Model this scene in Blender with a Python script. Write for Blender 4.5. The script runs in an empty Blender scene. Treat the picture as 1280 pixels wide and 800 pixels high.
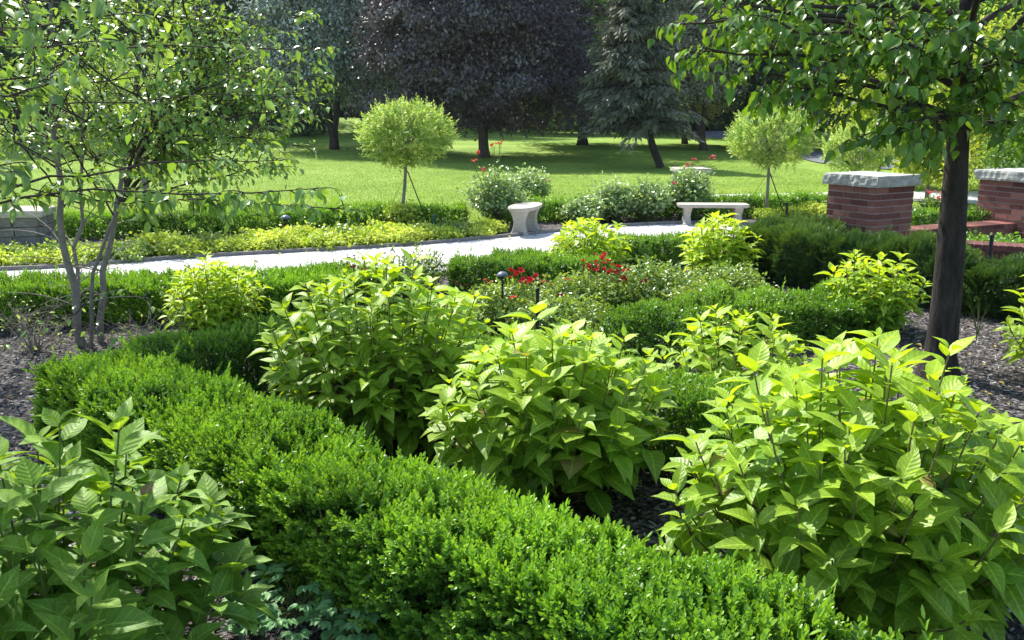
import bpy, math, random
import numpy as np
from mathutils import Vector

random.seed(7)
rng = np.random.default_rng(11)
R = math.radians
scene = bpy.context.scene
col = scene.collection

# ------------------------------------------------------------------ camera
F = 1108.0                      # focal length in photo pixels (1280 wide)
CAMH = 1.7
PITCH = math.atan(260 / F)
cp, sp = math.cos(PITCH), math.sin(PITCH)


def P(px, py, z=0.0):
    """Ground-plan point (x, y) seen at a pixel of the photo at height z."""
    a, b = (px - 640) / F, -(py - 400) / F
    dz = b * cp - sp
    t = (z - CAMH) / dz
    return (a * t, (cp + b * sp) * t)


def PD(px, py, d):
    """World point at distance y = d seen at a pixel of the photo."""
    a, b = (px - 640) / F, -(py - 400) / F
    t = d / (cp + b * sp)
    return np.array([a * t, d, CAMH + (b * cp - sp) * t])


cam = bpy.data.cameras.new('camera')
cam.sensor_width = 36
cam.lens = F / 1280 * 36
cam.clip_start = 0.05
cam.clip_end = 1500
camo = bpy.data.objects.new('camera', cam)
camo.location = (0, 0, CAMH)
camo.rotation_euler = (math.pi / 2 - PITCH, 0, 0)
col.objects.link(camo)
scene.camera = camo

# ------------------------------------------------------------------ light
SUN = Vector((-0.55, 0.83, 0)).normalized()
EL = R(51)
SUN = Vector((SUN.x * math.cos(EL), SUN.y * math.cos(EL), math.sin(EL)))
sl = bpy.data.lights.new('sun', 'SUN')
sl.energy = 4.5
sl.angle = R(0.55)
sl.color = (1.0, 0.955, 0.88)
so = bpy.data.objects.new('sun', sl)
so.rotation_euler = SUN.to_track_quat('Z', 'Y').to_euler()
col.objects.link(so)
w = bpy.data.worlds.new('World')
scene.world = w
w.use_nodes = True
nt = w.node_tree
nt.nodes.clear()
sky = nt.nodes.new('ShaderNodeTexSky')
sky.sky_type = 'NISHITA'
sky.sun_disc = False
sky.sun_elevation = EL
sky.sun_rotation = math.atan2(SUN.x, SUN.y)
bg = nt.nodes.new('ShaderNodeBackground')
bg.inputs[1].default_value = 0.15
wo = nt.nodes.new('ShaderNodeOutputWorld')
nt.links.new(sky.outputs[0], bg.inputs[0])
nt.links.new(bg.outputs[0], wo.inputs[0])
scene.view_settings.view_transform = 'Standard'
scene.view_settings.look = 'None'
scene.view_settings.gamma = 1
scene.view_settings.exposure = 1.0
scene.cycles.max_bounces = 6
scene.cycles.diffuse_bounces = 3
scene.cycles.glossy_bounces = 2
scene.cycles.transmission_bounces = 4
scene.cycles.sample_clamp_indirect = 6
scene.cycles.use_denoising = True


# ------------------------------------------------------------------ materials
class NM:
    def __init__(s, name):
        s.m = bpy.data.materials.new(name)
        s.m.use_nodes = True
        s.t = s.m.node_tree
        s.t.nodes.clear()
        s.out = s.n('ShaderNodeOutputMaterial')

    def n(s, typ, **kw):
        nd = s.t.nodes.new(typ)
        for k, v in kw.items():
            setattr(nd, k, v)
        return nd

    def l(s, a, b):
        s.t.links.new(a, b)

    def mix(s, fac, a, b, blend='MIX'):
        nd = s.n('ShaderNodeMix', data_type='RGBA', blend_type=blend)
        for sock, v in ((nd.inputs[0], fac), (nd.inputs[6], a), (nd.inputs[7], b)):
            if isinstance(v, bpy.types.NodeSocket):
                s.l(v, sock)
            elif isinstance(v, (tuple, list)):
                sock.default_value = (*v[:3], 1)
            else:
                sock.default_value = v
        return nd.outputs[2]

    def math(s, op, a, b=0.0, c=None):
        nd = s.n('ShaderNodeMath', operation=op)
        for i, v in enumerate((a, b) if c is None else (a, b, c)):
            if isinstance(v, bpy.types.NodeSocket):
                s.l(v, nd.inputs[i])
            else:
                nd.inputs[i].default_value = v
        return nd.outputs[0]

    def noise(s, scale, detail=4, rough=0.55, coords='Object', stretch=None):
        tc = s.n('ShaderNodeTexCoord')
        src = tc.outputs[coords]
        if stretch:
            mp = s.n('ShaderNodeMapping')
            mp.inputs['Scale'].default_value = stretch
            s.l(src, mp.inputs[0])
            src = mp.outputs[0]
        nd = s.n('ShaderNodeTexNoise')
        nd.inputs['Scale'].default_value = scale
        nd.inputs['Detail'].default_value = detail
        nd.inputs['Roughness'].default_value = rough
        s.l(src, nd.inputs['Vector'])
        return nd.outputs[0]

    def ramp(s, fac, stops):
        nd = s.n('ShaderNodeValToRGB')
        e = nd.color_ramp.elements
        while len(e) < len(stops):
            e.new(0.5)
        for i, (p, c) in enumerate(stops):
            e[i].position = p
            e[i].color = (*c, 1) if len(c) == 3 else c
        s.l(fac, nd.inputs[0])
        return nd.outputs[0]

    def bump(s, h, strength=0.5, dist=0.01, normal=None):
        nd = s.n('ShaderNodeBump')
        nd.inputs['Strength'].default_value = strength
        nd.inputs['Distance'].default_value = dist
        s.l(h, nd.inputs['Height'])
        if normal:
            s.l(normal, nd.inputs['Normal'])
        return nd.outputs[0]

    def principled(s, color, rough=0.6, spec=0.4, normal=None, out=True):
        b = s.n('ShaderNodeBsdfPrincipled')
        if isinstance(color, bpy.types.NodeSocket):
            s.l(color, b.inputs['Base Color'])
        else:
            b.inputs['Base Color'].default_value = (*color, 1)
        b.inputs['Roughness'].default_value = rough
        b.inputs['Specular IOR Level'].default_value = spec
        if normal:
            s.l(normal, b.inputs['Normal'])
        if out:
            s.l(b.outputs[0], s.out.inputs[0])
        return b


def leaf_mat(name, c1, c2, cyoung, trans=0.4, tcol=None, rough=0.45, spec=0.4, veins=False, dead=None, patch=1.3):
    """Leaf: base colour varies leaf by leaf (attribute lf = across, along, random, youth)."""
    k = NM(name)
    at = k.n('ShaderNodeAttribute', attribute_name='lf')
    sep = k.n('ShaderNodeSeparateColor')
    k.l(at.outputs['Color'], sep.inputs[0])
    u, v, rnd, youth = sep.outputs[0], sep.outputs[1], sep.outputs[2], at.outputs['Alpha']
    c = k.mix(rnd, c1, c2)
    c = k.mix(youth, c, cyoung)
    if dead:
        isd = k.math('GREATER_THAN', rnd, 0.99)
        c = k.mix(isd, c, dead)
    # clumps of slightly different hue over the plant
    nz = k.noise(patch, 2, coords='Object')
    nz = k.math('MULTIPLY_ADD', nz, 0.9, 0.55)
    hs = k.n('ShaderNodeHueSaturation')
    k.l(nz, hs.inputs['Value'])
    k.l(c, hs.inputs['Color'])
    c = hs.outputs[0]
    nrm = None
    if veins:
        au = k.math('ABSOLUTE', k.math('MULTIPLY_ADD', u, 2.0, -1.0))
        mid = k.math('LESS_THAN', au, 0.06)
        ph = k.math('MULTIPLY', k.math('SUBTRACT', v, k.math('MULTIPLY', au, 0.20)), 48.0)
        wv = k.math('SINE', ph)
        side = k.math('MULTIPLY', k.math('GREATER_THAN', wv, 0.88), 0.22)
        vein = k.math('MAXIMUM', k.math('MULTIPLY', mid, 0.6), side)
        c = k.mix(vein, c, tuple(min(1, x * 1.5 + 0.05) for x in cyoung))
        blotch = k.noise(26, 3)
        bl = k.ramp(blotch, [(0.35, (0.82,) * 3), (0.7, (1.1,) * 3)])
        c = k.mix(1.0, c, bl, 'MULTIPLY')
        spot = k.math('GREATER_THAN', k.noise(38, 2), 0.735)
        c = k.mix(k.math('MULTIPLY', spot, 0.8), c, (0.22, 0.13, 0.05))
        nrm = k.bump(wv, 0.4, 0.0009)
    b = k.principled(c, rough, spec, nrm, out=False)
    tr = k.n('ShaderNodeBsdfTranslucent')
    tc = k.mix(1.0, c, tcol or (1.25, 1.15, 0.45), 'MULTIPLY')
    k.l(tc, tr.inputs[0])
    ms = k.n('ShaderNodeMixShader')
    ms.inputs[0].default_value = trans
    k.l(b.outputs[0], ms.inputs[1])
    k.l(tr.outputs[0], ms.inputs[2])
    k.l(ms.outputs[0], k.out.inputs[0])
    return k.m


def bark_mat(name, c1, c2, scale=18, stretch=(1, 1, 0.18), strength=0.8, dist=0.012):
    k = NM(name)
    n1 = k.noise(scale, 6, 0.65, stretch=stretch)
    n2 = k.noise(3, 3)
    c = k.ramp(n1, [(0.3, c1), (0.68, c2)])
    c = k.mix(n2, c, tuple(x * 0.7 for x in c1), 'MIX')
    k.principled(c, 0.9, 0.15, k.bump(n1, strength, dist))
    return k.m


def rock_mat(name, c1, c2, scale=6, fine=60, strength=0.5, dist=0.01, rough=0.85):
    k = NM(name)
    n1 = k.noise(scale, 6, 0.6)
    n2 = k.noise(fine, 4, 0.7)
    c = k.ramp(n1, [(0.3, c1), (0.7, c2)])
    sp_ = k.ramp(n2, [(0.3, (0.72,) * 3), (0.6, (1.05,) * 3)])
    c = k.mix(1.0, c, sp_, 'MULTIPLY')
    k.principled(c, rough, 0.25, k.bump(k.math('ADD', n1, k.math('MULTIPLY', n2, 0.5)), strength, dist))
    return k.m


M = {}
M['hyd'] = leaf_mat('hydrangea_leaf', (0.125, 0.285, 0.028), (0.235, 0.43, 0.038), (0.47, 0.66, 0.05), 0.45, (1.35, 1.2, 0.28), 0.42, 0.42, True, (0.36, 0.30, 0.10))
M['hyd_shaded'] = leaf_mat('hydrangea_leaf_shaded', (0.12, 0.27, 0.03), (0.20, 0.38, 0.045), (0.29, 0.46, 0.06), 0.42, (1.3, 1.15, 0.35), 0.5, 0.3, True, (0.25, 0.16, 0.07))  # darker copy of the hydrangea leaf; the corner plant's shade is in its colour
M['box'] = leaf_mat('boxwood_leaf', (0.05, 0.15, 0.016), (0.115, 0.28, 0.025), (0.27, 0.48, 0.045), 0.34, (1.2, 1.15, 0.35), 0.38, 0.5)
M['yew'] = leaf_mat('yew_needle', (0.028, 0.08, 0.026), (0.055, 0.13, 0.03), (0.15, 0.25, 0.04), 0.2, None, 0.5, 0.3, patch=9)
M['rose'] = leaf_mat('rose_leaf', (0.09, 0.20, 0.035), (0.19, 0.34, 0.06), (0.38, 0.50, 0.12), 0.38, None, 0.34, 0.6)
M['rosepale'] = leaf_mat('pale_rose_leaf', (0.17, 0.31, 0.09), (0.33, 0.48, 0.18), (0.56, 0.66, 0.36), 0.42, (1.1, 1.1, 0.6), 0.30, 0.7)
M['cover'] = leaf_mat('ground_cover_leaf', (0.32, 0.47, 0.05), (0.56, 0.68, 0.08), (0.78, 0.82, 0.18), 0.38, (1.1, 1.1, 0.5), 0.45, 0.4)
M['willow'] = leaf_mat('variegated_leaf', (0.12, 0.27, 0.035), (0.28, 0.44, 0.07), (0.62, 0.72, 0.20), 0.36, (1.1, 1.1, 0.6), 0.42, 0.4)
M['birch'] = leaf_mat('birch_leaf', (0.12, 0.26, 0.05), (0.24, 0.40, 0.085), (0.38, 0.53, 0.15), 0.42, (1.25, 1.15, 0.4), 0.28, 0.75)
M['pear'] = leaf_mat('pear_leaf', (0.055, 0.15, 0.02), (0.12, 0.26, 0.03), (0.26, 0.38, 0.05), 0.42, (1.35, 1.2, 0.35), 0.3, 0.55)
M['beech'] = leaf_mat('copper_leaf', (0.055, 0.038, 0.048), (0.105, 0.08, 0.092), (0.20, 0.19, 0.20), 0.14, (1.1, 0.8, 0.8), 0.5, 0.4, patch=0.6)
M['silver'] = leaf_mat('silvery_leaf', (0.035, 0.06, 0.052), (0.11, 0.16, 0.14), (0.62, 0.68, 0.66), 0.22, (1, 1, 0.8), 0.28, 0.8)
M['dark'] = leaf_mat('dark_tree_leaf', (0.025, 0.065, 0.03), (0.06, 0.13, 0.05), (0.11, 0.22, 0.07), 0.3, None, 0.42, 0.45, patch=0.25)
M['mid'] = leaf_mat('green_tree_leaf', (0.10, 0.23, 0.05), (0.20, 0.37, 0.08), (0.30, 0.47, 0.10), 0.45, None, 0.42, 0.45, patch=0.3)
M['yellow'] = leaf_mat('yellow_green_leaf', (0.25, 0.38, 0.05), (0.45, 0.55, 0.07), (0.6, 0.64, 0.12), 0.4, None, 0.5, 0.3)
M['conifer'] = leaf_mat('conifer_needle', (0.08, 0.09, 0.065), (0.14, 0.15, 0.11), (0.22, 0.24, 0.17), 0.15, (1, 1, 0.8), 0.6, 0.25, patch=0.7)
M['haze_twig'] = leaf_mat('grey_twiggy_leaf', (0.33, 0.31, 0.23), (0.45, 0.43, 0.30), (0.52, 0.53, 0.36), 0.4, (1, 1, 0.9), 0.7, 0.2)
M['fern'] = leaf_mat('lobed_leaf', (0.12, 0.31, 0.10), (0.19, 0.40, 0.14), (0.28, 0.50, 0.2), 0.3, (1.1, 1.1, 0.6), 0.5, 0.3)
M['grassblade'] = leaf_mat('grass_blade', (0.19, 0.31, 0.05), (0.32, 0.44, 0.09), (0.42, 0.52, 0.14), 0.35, None, 0.5, 0.3)
M['red'] = leaf_mat('red_petal', (0.50, 0.012, 0.03), (0.72, 0.03, 0.06), (0.8, 0.10, 0.10), 0.25, (1.2, 0.5, 0.5), 0.55, 0.3)
M['coral'] = leaf_mat('coral_petal', (0.75, 0.12, 0.08), (0.85, 0.22, 0.15), (0.9, 0.3, 0.2), 0.25, (1.2, 0.6, 0.5), 0.55, 0.3)
M['pink'] = leaf_mat('pink_petal', (0.75, 0.10, 0.16), (0.85, 0.2, 0.28), (0.9, 0.35, 0.4), 0.25, (1.2, 0.6, 0.6), 0.55, 0.3)
M['deepred'] = leaf_mat('dark_red_petal', (0.16, 0.02, 0.035), (0.45, 0.02, 0.06), (0.3, 0.05, 0.08), 0.2, (1.2, 0.5, 0.5), 0.55, 0.3)
M['fallen'] = leaf_mat('fallen_leaf', (0.20, 0.12, 0.05), (0.38, 0.28, 0.10), (0.45, 0.42, 0.14), 0.15, None, 0.7, 0.2)
M['dry'] = leaf_mat('dry_orange_leaf', (0.30, 0.10, 0.03), (0.45, 0.18, 0.06), (0.4, 0.2, 0.08), 0.2, None, 0.7, 0.2)
M['bark_dark'] = bark_mat('dark_bark', (0.024, 0.02, 0.018), (0.105, 0.09, 0.078), 34, (1, 1, 0.22), 1.0, 0.02)
M['bark_grey'] = bark_mat('grey_bark', (0.19, 0.17, 0.15), (0.42, 0.38, 0.34), 30, (1, 1, 0.4), 0.5, 0.006)
M['bark_brown'] = bark_mat('brown_bark', (0.06, 0.045, 0.035), (0.17, 0.13, 0.10), 10)
M['twig'] = bark_mat('dark_twig', (0.05, 0.04, 0.034), (0.13, 0.105, 0.09), 40, (1, 1, 0.4), 0.4, 0.004)
M['stem'] = bark_mat('brown_stem', (0.12, 0.085, 0.05), (0.25, 0.19, 0.11), 60, (1, 1, 0.3), 0.3, 0.002)
M['hyd_stem'] = bark_mat('hydrangea_stem', (0.16, 0.15, 0.06), (0.28, 0.25, 0.11), 60, (1, 1, 0.3), 0.3, 0.002)
M['greenstem'] = bark_mat('green_stem', (0.12, 0.16, 0.05), (0.22, 0.27, 0.09), 60, (1, 1, 0.3), 0.2, 0.002)
M['dry_twig'] = bark_mat('dry_twig', (0.22, 0.19, 0.15), (0.42, 0.38, 0.32), 60, (1, 1, 0.3), 0.2, 0.002)
M['conc'] = rock_mat('cast_stone', (0.40, 0.36, 0.29), (0.54, 0.50, 0.42), 5, 90, 0.35, 0.004)
M['cap'] = rock_mat('limestone_cap', (0.27, 0.27, 0.24), (0.47, 0.47, 0.41), 9, 70, 0.7, 0.012)
M['greystone'] = rock_mat('grey_stone', (0.15, 0.14, 0.125), (0.28, 0.265, 0.24), 7, 50, 0.7, 0.015)
M['kerb'] = rock_mat('dark_kerb', (0.16, 0.15, 0.14), (0.30, 0.28, 0.26), 12, 80, 0.5, 0.004)
M['black'] = rock_mat('black_metal', (0.018, 0.022, 0.022), (0.03, 0.036, 0.036), 10, 60, 0.1, 0.001, 0.45)
M['slate'] = rock_mat('blue_grey_metal', (0.09, 0.11, 0.14), (0.14, 0.17, 0.21), 10, 60, 0.1, 0.001, 0.4)
M['hose'] = rock_mat('green_metal', (0.02, 0.10, 0.08), (0.04, 0.14, 0.11), 10, 60, 0.1, 0.001, 0.45)
M['mortar'] = rock_mat('mortar', (0.26, 0.22, 0.20), (0.36, 0.31, 0.28), 20, 90, 0.5, 0.004)


def brick_mat():
    k = NM('red_brick')
    at = k.n('ShaderNodeAttribute', attribute_name='lf')
    sep = k.n('ShaderNodeSeparateColor')
    k.l(at.outputs['Color'], sep.inputs[0])
    c = k.ramp(sep.outputs[2], [(0.0, (0.10, 0.040, 0.034)), (0.5, (0.185, 0.072, 0.056)), (1.0, (0.28, 0.125, 0.098))])
    n = k.noise(45, 5, 0.7)
    c = k.mix(1.0, c, k.ramp(n, [(0.3, (0.7,) * 3), (0.65, (1.15,) * 3)]), 'MULTIPLY')
    k.principled(c, 0.85, 0.2, k.bump(n, 0.6, 0.005))
    return k.m


M['brick'] = brick_mat()


def mulch_mat(chip=False):
    k = NM('bark_chip' if chip else 'mulch')
    if chip:
        at = k.n('ShaderNodeAttribute', attribute_name='lf')
        sep = k.n('ShaderNodeSeparateColor')
        k.l(at.outputs['Color'], sep.inputs[0])
        c = k.ramp(sep.outputs[2], [(0.0, (0.035, 0.030, 0.028)), (0.45, (0.12, 0.105, 0.098)), (0.8, (0.27, 0.25, 0.235)), (1.0, (0.60, 0.56, 0.50))])
        n = k.noise(90, 3, 0.7)
        c = k.mix(1.0, c, k.ramp(n, [(0.3, (0.7,) * 3), (0.65, (1.2,) * 3)]), 'MULTIPLY')
        k.principled(c, 0.85, 0.25, k.bump(n, 0.5, 0.003))
    else:
        vo = k.n('ShaderNodeTexVoronoi')
        tc = k.n('ShaderNodeTexCoord')
        k.l(tc.outputs['Object'], vo.inputs['Vector'])
        vo.inputs['Scale'].default_value = 38
        sep = k.n('ShaderNodeSeparateColor')
        k.l(vo.outputs['Color'], sep.inputs[0])
        c = k.ramp(sep.outputs[0], [(0.0, (0.03, 0.026, 0.024)), (0.6, (0.10, 0.088, 0.082)), (1.0, (0.26, 0.24, 0.22))])
        k.principled(c, 0.9, 0.2, k.bump(k.math('ADD', vo.outputs['Distance'], k.noise(25, 4)), 1.0, 0.03))
    return k.m


M['mulch'] = mulch_mat()
M['chip'] = mulch_mat(True)


def lawn_mat():
    k = NM('lawn')
    n1 = k.noise(0.22, 5, 0.65)
    n2 = k.noise(2.6, 5, 0.7, stretch=(0.6, 1.6, 1))
    n3 = k.noise(55, 3, 0.7)
    c = k.ramp(n1, [(0.32, (0.16, 0.28, 0.04)), (0.55, (0.25, 0.38, 0.06)), (0.72, (0.34, 0.45, 0.11))])
    c = k.mix(1.0, c, k.ramp(n2, [(0.3, (0.72, 0.76, 0.7)), (0.7, (1.2, 1.15, 1.2))]), 'MULTIPLY')
    c = k.mix(1.0, c, k.ramp(n3, [(0.3, (0.7,) * 3), (0.7, (1.2,) * 3)]), 'MULTIPLY')
    k.principled(c, 0.8, 0.15, k.bump(k.math('ADD', n3, n2), 0.8, 0.03))
    return k.m


def path_mat():
    k = NM('pale_concrete')
    n1 = k.noise(1.6, 5, 0.6)
    n2 = k.noise(140, 3, 0.8)
    c = k.ramp(n1, [(0.3, (0.50, 0.485, 0.46)), (0.7, (0.64, 0.625, 0.60))])
    c = k.mix(1.0, c, k.ramp(n2, [(0.3, (0.75,) * 3), (0.65, (1.1,) * 3)]), 'MULTIPLY')
    st = k.noise(5.5, 6, 0.75)
    c = k.mix(1.0, c, k.ramp(st, [(0.30, (0.70, 0.68, 0.64)), (0.48, (1, 1, 1))]), 'MULTIPLY')
    k.principled(c, 0.85, 0.2, k.bump(n2, 0.4, 0.004))
    return k.m


def road_mat():
    k = NM('asphalt')
    n1 = k.noise(0.6, 5, 0.6)
    c = k.ramp(n1, [(0.3, (0.11, 0.12, 0.14)), (0.7, (0.17, 0.18, 0.20))])
    k.principled(c, 0.8, 0.3, k.bump(k.noise(60, 3), 0.3, 0.005))
    return k.m


M['lawn'] = lawn_mat()
M['path'] = path_mat()
M['road'] = road_mat()
M['roof'] = rock_mat('grey_shingle', (0.30, 0.30, 0.31), (0.42, 0.42, 0.43), 2, 20, 0.4, 0.02)
M['glass'] = rock_mat('window_glass', (0.03, 0.04, 0.05), (0.05, 0.06, 0.07), 2, 20, 0.0, 0.001, 0.1)
M['trim'] = rock_mat('white_trim', (0.7, 0.7, 0.68), (0.78, 0.78, 0.76), 2, 20, 0.1, 0.002)


# ------------------------------------------------------------------ mesh soup
def nrmz(a):
    a = np.asarray(a, float)
    return a / np.maximum(np.linalg.norm(a, axis=-1, keepdims=True), 1e-9)


class Soup:
    def __init__(s):
        s.V, s.Q, s.A, s.MI, s.nv = [], [], [], [], 0
        s.smooth = []

    def add(s, V, Q, A=None, mi=0, smooth=False):
        V = np.asarray(V, float).reshape(-1, 3)
        Q = np.asarray(Q, int).reshape(-1, 4)
        if A is None:
            A = np.zeros((len(V), 4))
            A[:, 2] = 0.5
        s.V.append(V)
        s.A.append(np.asarray(A, float).reshape(-1, 4))
        s.Q.append(Q + s.nv)
        s.MI.append(np.full(len(Q), mi, int))
        s.smooth.append(np.full(len(Q), smooth, bool))
        s.nv += len(V)

    def inst(s, tpl, d, n, T, S, rnd, youth, mi=0, smooth=True):
        """Copies of template tpl=(V,Q,UV[,youth]); local +Y along d, +Z towards n."""
        TV, TQ, TUV = tpl[:3]
        ty = tpl[3] if len(tpl) > 3 else np.zeros(len(TV))
        N = len(T)
        if N == 0:
            return
        y = nrmz(d)
        z = nrmz(n - (n * y).sum(1, keepdims=True) * y)
        x = np.cross(y, z)
        S = np.asarray(S, float)
        if S.ndim == 1:
            S = np.repeat(S[:, None], 3, 1)
        L = TV[None] * S[:, None, :]
        V = L[..., 0:1] * x[:, None] + L[..., 1:2] * y[:, None] + L[..., 2:3] * z[:, None] + T[:, None]
        k = len(TV)
        Q = TQ[None] + (np.arange(N) * k)[:, None, None]
        A = np.zeros((N, k, 4))
        A[..., 0] = TUV[None, :, 0]
        A[..., 1] = TUV[None, :, 1]
        A[..., 2] = np.asarray(rnd)[:, None]
        A[..., 3] = np.clip(np.asarray(youth)[:, None] + ty[None], 0, 1)
        s.add(V.reshape(-1, 3), Q.reshape(-1, 4), A.reshape(-1, 4), mi, smooth)

    def tube(s, pts, rad, sides=6, mi=0, rnd=0.5):
        pts = np.asarray(pts, float)
        n = len(pts)
        rad = np.full(n, rad) if np.isscalar(rad) else np.asarray(rad, float)
        tan = nrmz(np.gradient(pts, axis=0))
        ref = np.array([0.31, 0.17, 0.93]) if abs(tan[0][2]) < 0.8 else np.array([1.0, 0.2, 0.05])
        u = nrmz(np.cross(tan, ref))
        v = np.cross(tan, u)
        a = np.linspace(0, 2 * math.pi, sides, endpoint=False)
        V = pts[:, None] + rad[:, None, None] * (np.cos(a)[None, :, None] * u[:, None] + np.sin(a)[None, :, None] * v[:, None])
        V = V.reshape(-1, 3)
        i = np.arange(n - 1)[:, None] * sides
        j = np.arange(sides)[None]
        j2 = (j + 1) % sides
        Q = np.stack([i + j, i + j2, i + j2 + sides, i + j + sides], -1).reshape(-1, 4)
        A = np.zeros((len(V), 4))
        A[:, 2] = rnd
        s.add(V, Q, A, mi, True)

    def box(s, c, size, rot=0.0, mi=0, rnd=0.5, taper=0.0):
        sx, sy, sz = [k / 2 for k in size]
        c_, s_ = math.cos(rot), math.sin(rot)
        V = []
        for dz in (-1, 1):
            f = 1 - taper if dz > 0 else 1
            for dx, dy in ((-1, -1), (1, -1), (1, 1), (-1, 1)):
                x, y = dx * sx * f, dy * sy * f
                V.append((c[0] + x * c_ - y * s_, c[1] + x * s_ + y * c_, c[2] + dz * sz))
        Q = [(0, 3, 2, 1), (4, 5, 6, 7), (0, 1, 5, 4), (1, 2, 6, 5), (2, 3, 7, 6), (3, 0, 4, 7)]
        A = np.zeros((8, 4))
        A[:, 2] = rnd
        s.add(V, Q, A, mi, False)

    def build(s, name, mats, parent=None, loc=(0, 0, 0)):
        V = np.concatenate(s.V) if s.V else np.zeros((0, 3))
        V = V - np.asarray(loc, float)
        Q = np.concatenate(s.Q)
        me = bpy.data.meshes.new(name)
        me.vertices.add(len(V))
        me.vertices.foreach_set('co', V.astype(np.float32).ravel())
        me.loops.add(len(Q) * 4)
        me.loops.foreach_set('vertex_index', Q.astype(np.int32).ravel())
        me.polygons.add(len(Q))
        me.polygons.foreach_set('loop_start', (np.arange(len(Q)) * 4).astype(np.int32))
        me.polygons.foreach_set('material_index', np.concatenate(s.MI).astype(np.int32))
        me.polygons.foreach_set('use_smooth', np.concatenate(s.smooth))
        at = me.attributes.new('lf', 'FLOAT_COLOR', 'POINT')
        at.data.foreach_set('color', np.concatenate(s.A).astype(np.float32).ravel())
        for m in (mats if isinstance(mats, (list, tuple)) else [mats]):
            me.materials.append(m)
        me.update(calc_edges=True)
        me.validate()
        o = bpy.data.objects.new(name, me)
        col.objects.link(o)
        if parent is not None:
            o.parent = parent
        else:
            o.location = loc
        return o


def tag(o, label=None, cat=None, group=None, kind=None):
    if label: o['label'] = label
    if cat: o['category'] = cat
    if group: o['group'] = group
    if kind: o['kind'] = kind
    return o


def empty(name, loc, label, cat, group=None):
    o = bpy.data.objects.new(name, None)
    o.empty_display_size = 0.2
    o.location = loc
    col.objects.link(o)
    return tag(o, label, cat, group)


def copy_tree(o, loc, label=None, rz=0.0, scale=1.0, group=None):
    c = o.copy()
    col.objects.link(c)
    c.location = loc
    c.rotation_euler = (0, 0, rz)
    c.scale = (scale,) * 3
    if label: c['label'] = label
    if group: c['group'] = group
    for ch in list(o.children):
        k = ch.copy()
        col.objects.link(k)
        k.parent = c
    return c


# ------------------------------------------------------------------ templates
def leaf_tpl(W=0.5, seg=6, fold=0.22, droop=0.25, base=0.8, cup=0.0):
    V, UV, Q = [], [], []
    for i in range(seg + 1):
        t = i / seg
        wd = W / 2 * (math.sin(math.pi * min(1, t ** base)) ** 0.9) * (1.0 if t < 0.6 else 1 - 0.35 * (t - 0.6) / 0.4)
        wd = max(wd, 0.004)
        z = -droop * t * t
        y = t - 0.12 * droop * t * t
        for sx in (-1, 0, 1):
            V.append((sx * wd, y, z + abs(sx) * (fold * wd * 2 - cup * math.sin(math.pi * t))))
            UV.append((0.5 + 0.5 * sx, t))
    for i in range(seg):
        a = i * 3
        Q += [(a, a + 1, a + 4, a + 3), (a + 1, a + 2, a + 5, a + 4)]
    return np.array(V), np.array(Q), np.array(UV)


def small_leaf(W=0.5, fold=0.2, droop=0.1):
    """two folded quads"""
    h = W / 2
    V = [(0, 0, 0), (-h, 0.45, fold * W), (0, 0.5, 0), (h, 0.45, fold * W), (0, 1, -droop)]
    V = [(0, 0, 0), (-h, 0.3, fold * W), (-h * 0.8, 0.72, fold * W), (0, 1, -droop), (h * 0.8, 0.72, fold * W), (h, 0.3, fold * W)]
    Q = [(0, 3, 2, 1), (0, 5, 4, 3)]
    UV = [(0.5, 0), (0, 0.3), (0, 0.7), (0.5, 1), (1, 0.7), (1, 0.3)]
    return np.array(V), np.array(Q), np.array(UV)


def diamond(W=0.6, bend=0.08):
    V = [(0, 0, 0), (W / 2, 0.45, bend), (0, 1, -bend), (-W / 2, 0.45, bend)]
    return np.array(V, float), np.array([(0, 1, 2, 3)]), np.array([(0.5, 0), (1, 0.5), (0.5, 1), (0, 0.5)], float)


HYD = leaf_tpl(0.50, 7, 0.15, 0.26, 0.82)
HYDB = leaf_tpl(0.60, 7, 0.13, 0.26, 0.78)
HYD2 = leaf_tpl(0.44, 4, 0.24, 0.28, 0.82)
OVAL = leaf_tpl(0.54, 3, 0.2, 0.22, 0.75)
PEAR = leaf_tpl(0.60, 4, 0.18, 0.25, 0.7)


def merge_tpl(parts):
    V, Q, U, Y, n = [], [], [], [], 0
    for v, q, u, y in parts:
        V.append(v); Q.append(q + n); U.append(u); Y.append(np.full(len(v), y)); n += len(v)
    return np.concatenate(V), np.concatenate(Q), np.concatenate(U), np.concatenate(Y)


def place_tpl(tpl, d, nn, t, s):
    y = nrmz(np.array(d, float))
    nn = np.array(nn, float)
    z = nrmz(nn - nn.dot(y) * y)
    x = np.cross(y, z)
    L = tpl[0] * s
    return L[:, 0:1] * x + L[:, 1:2] * y + L[:, 2:3] * z + np.array(t, float), tpl[1], tpl[2]


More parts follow.
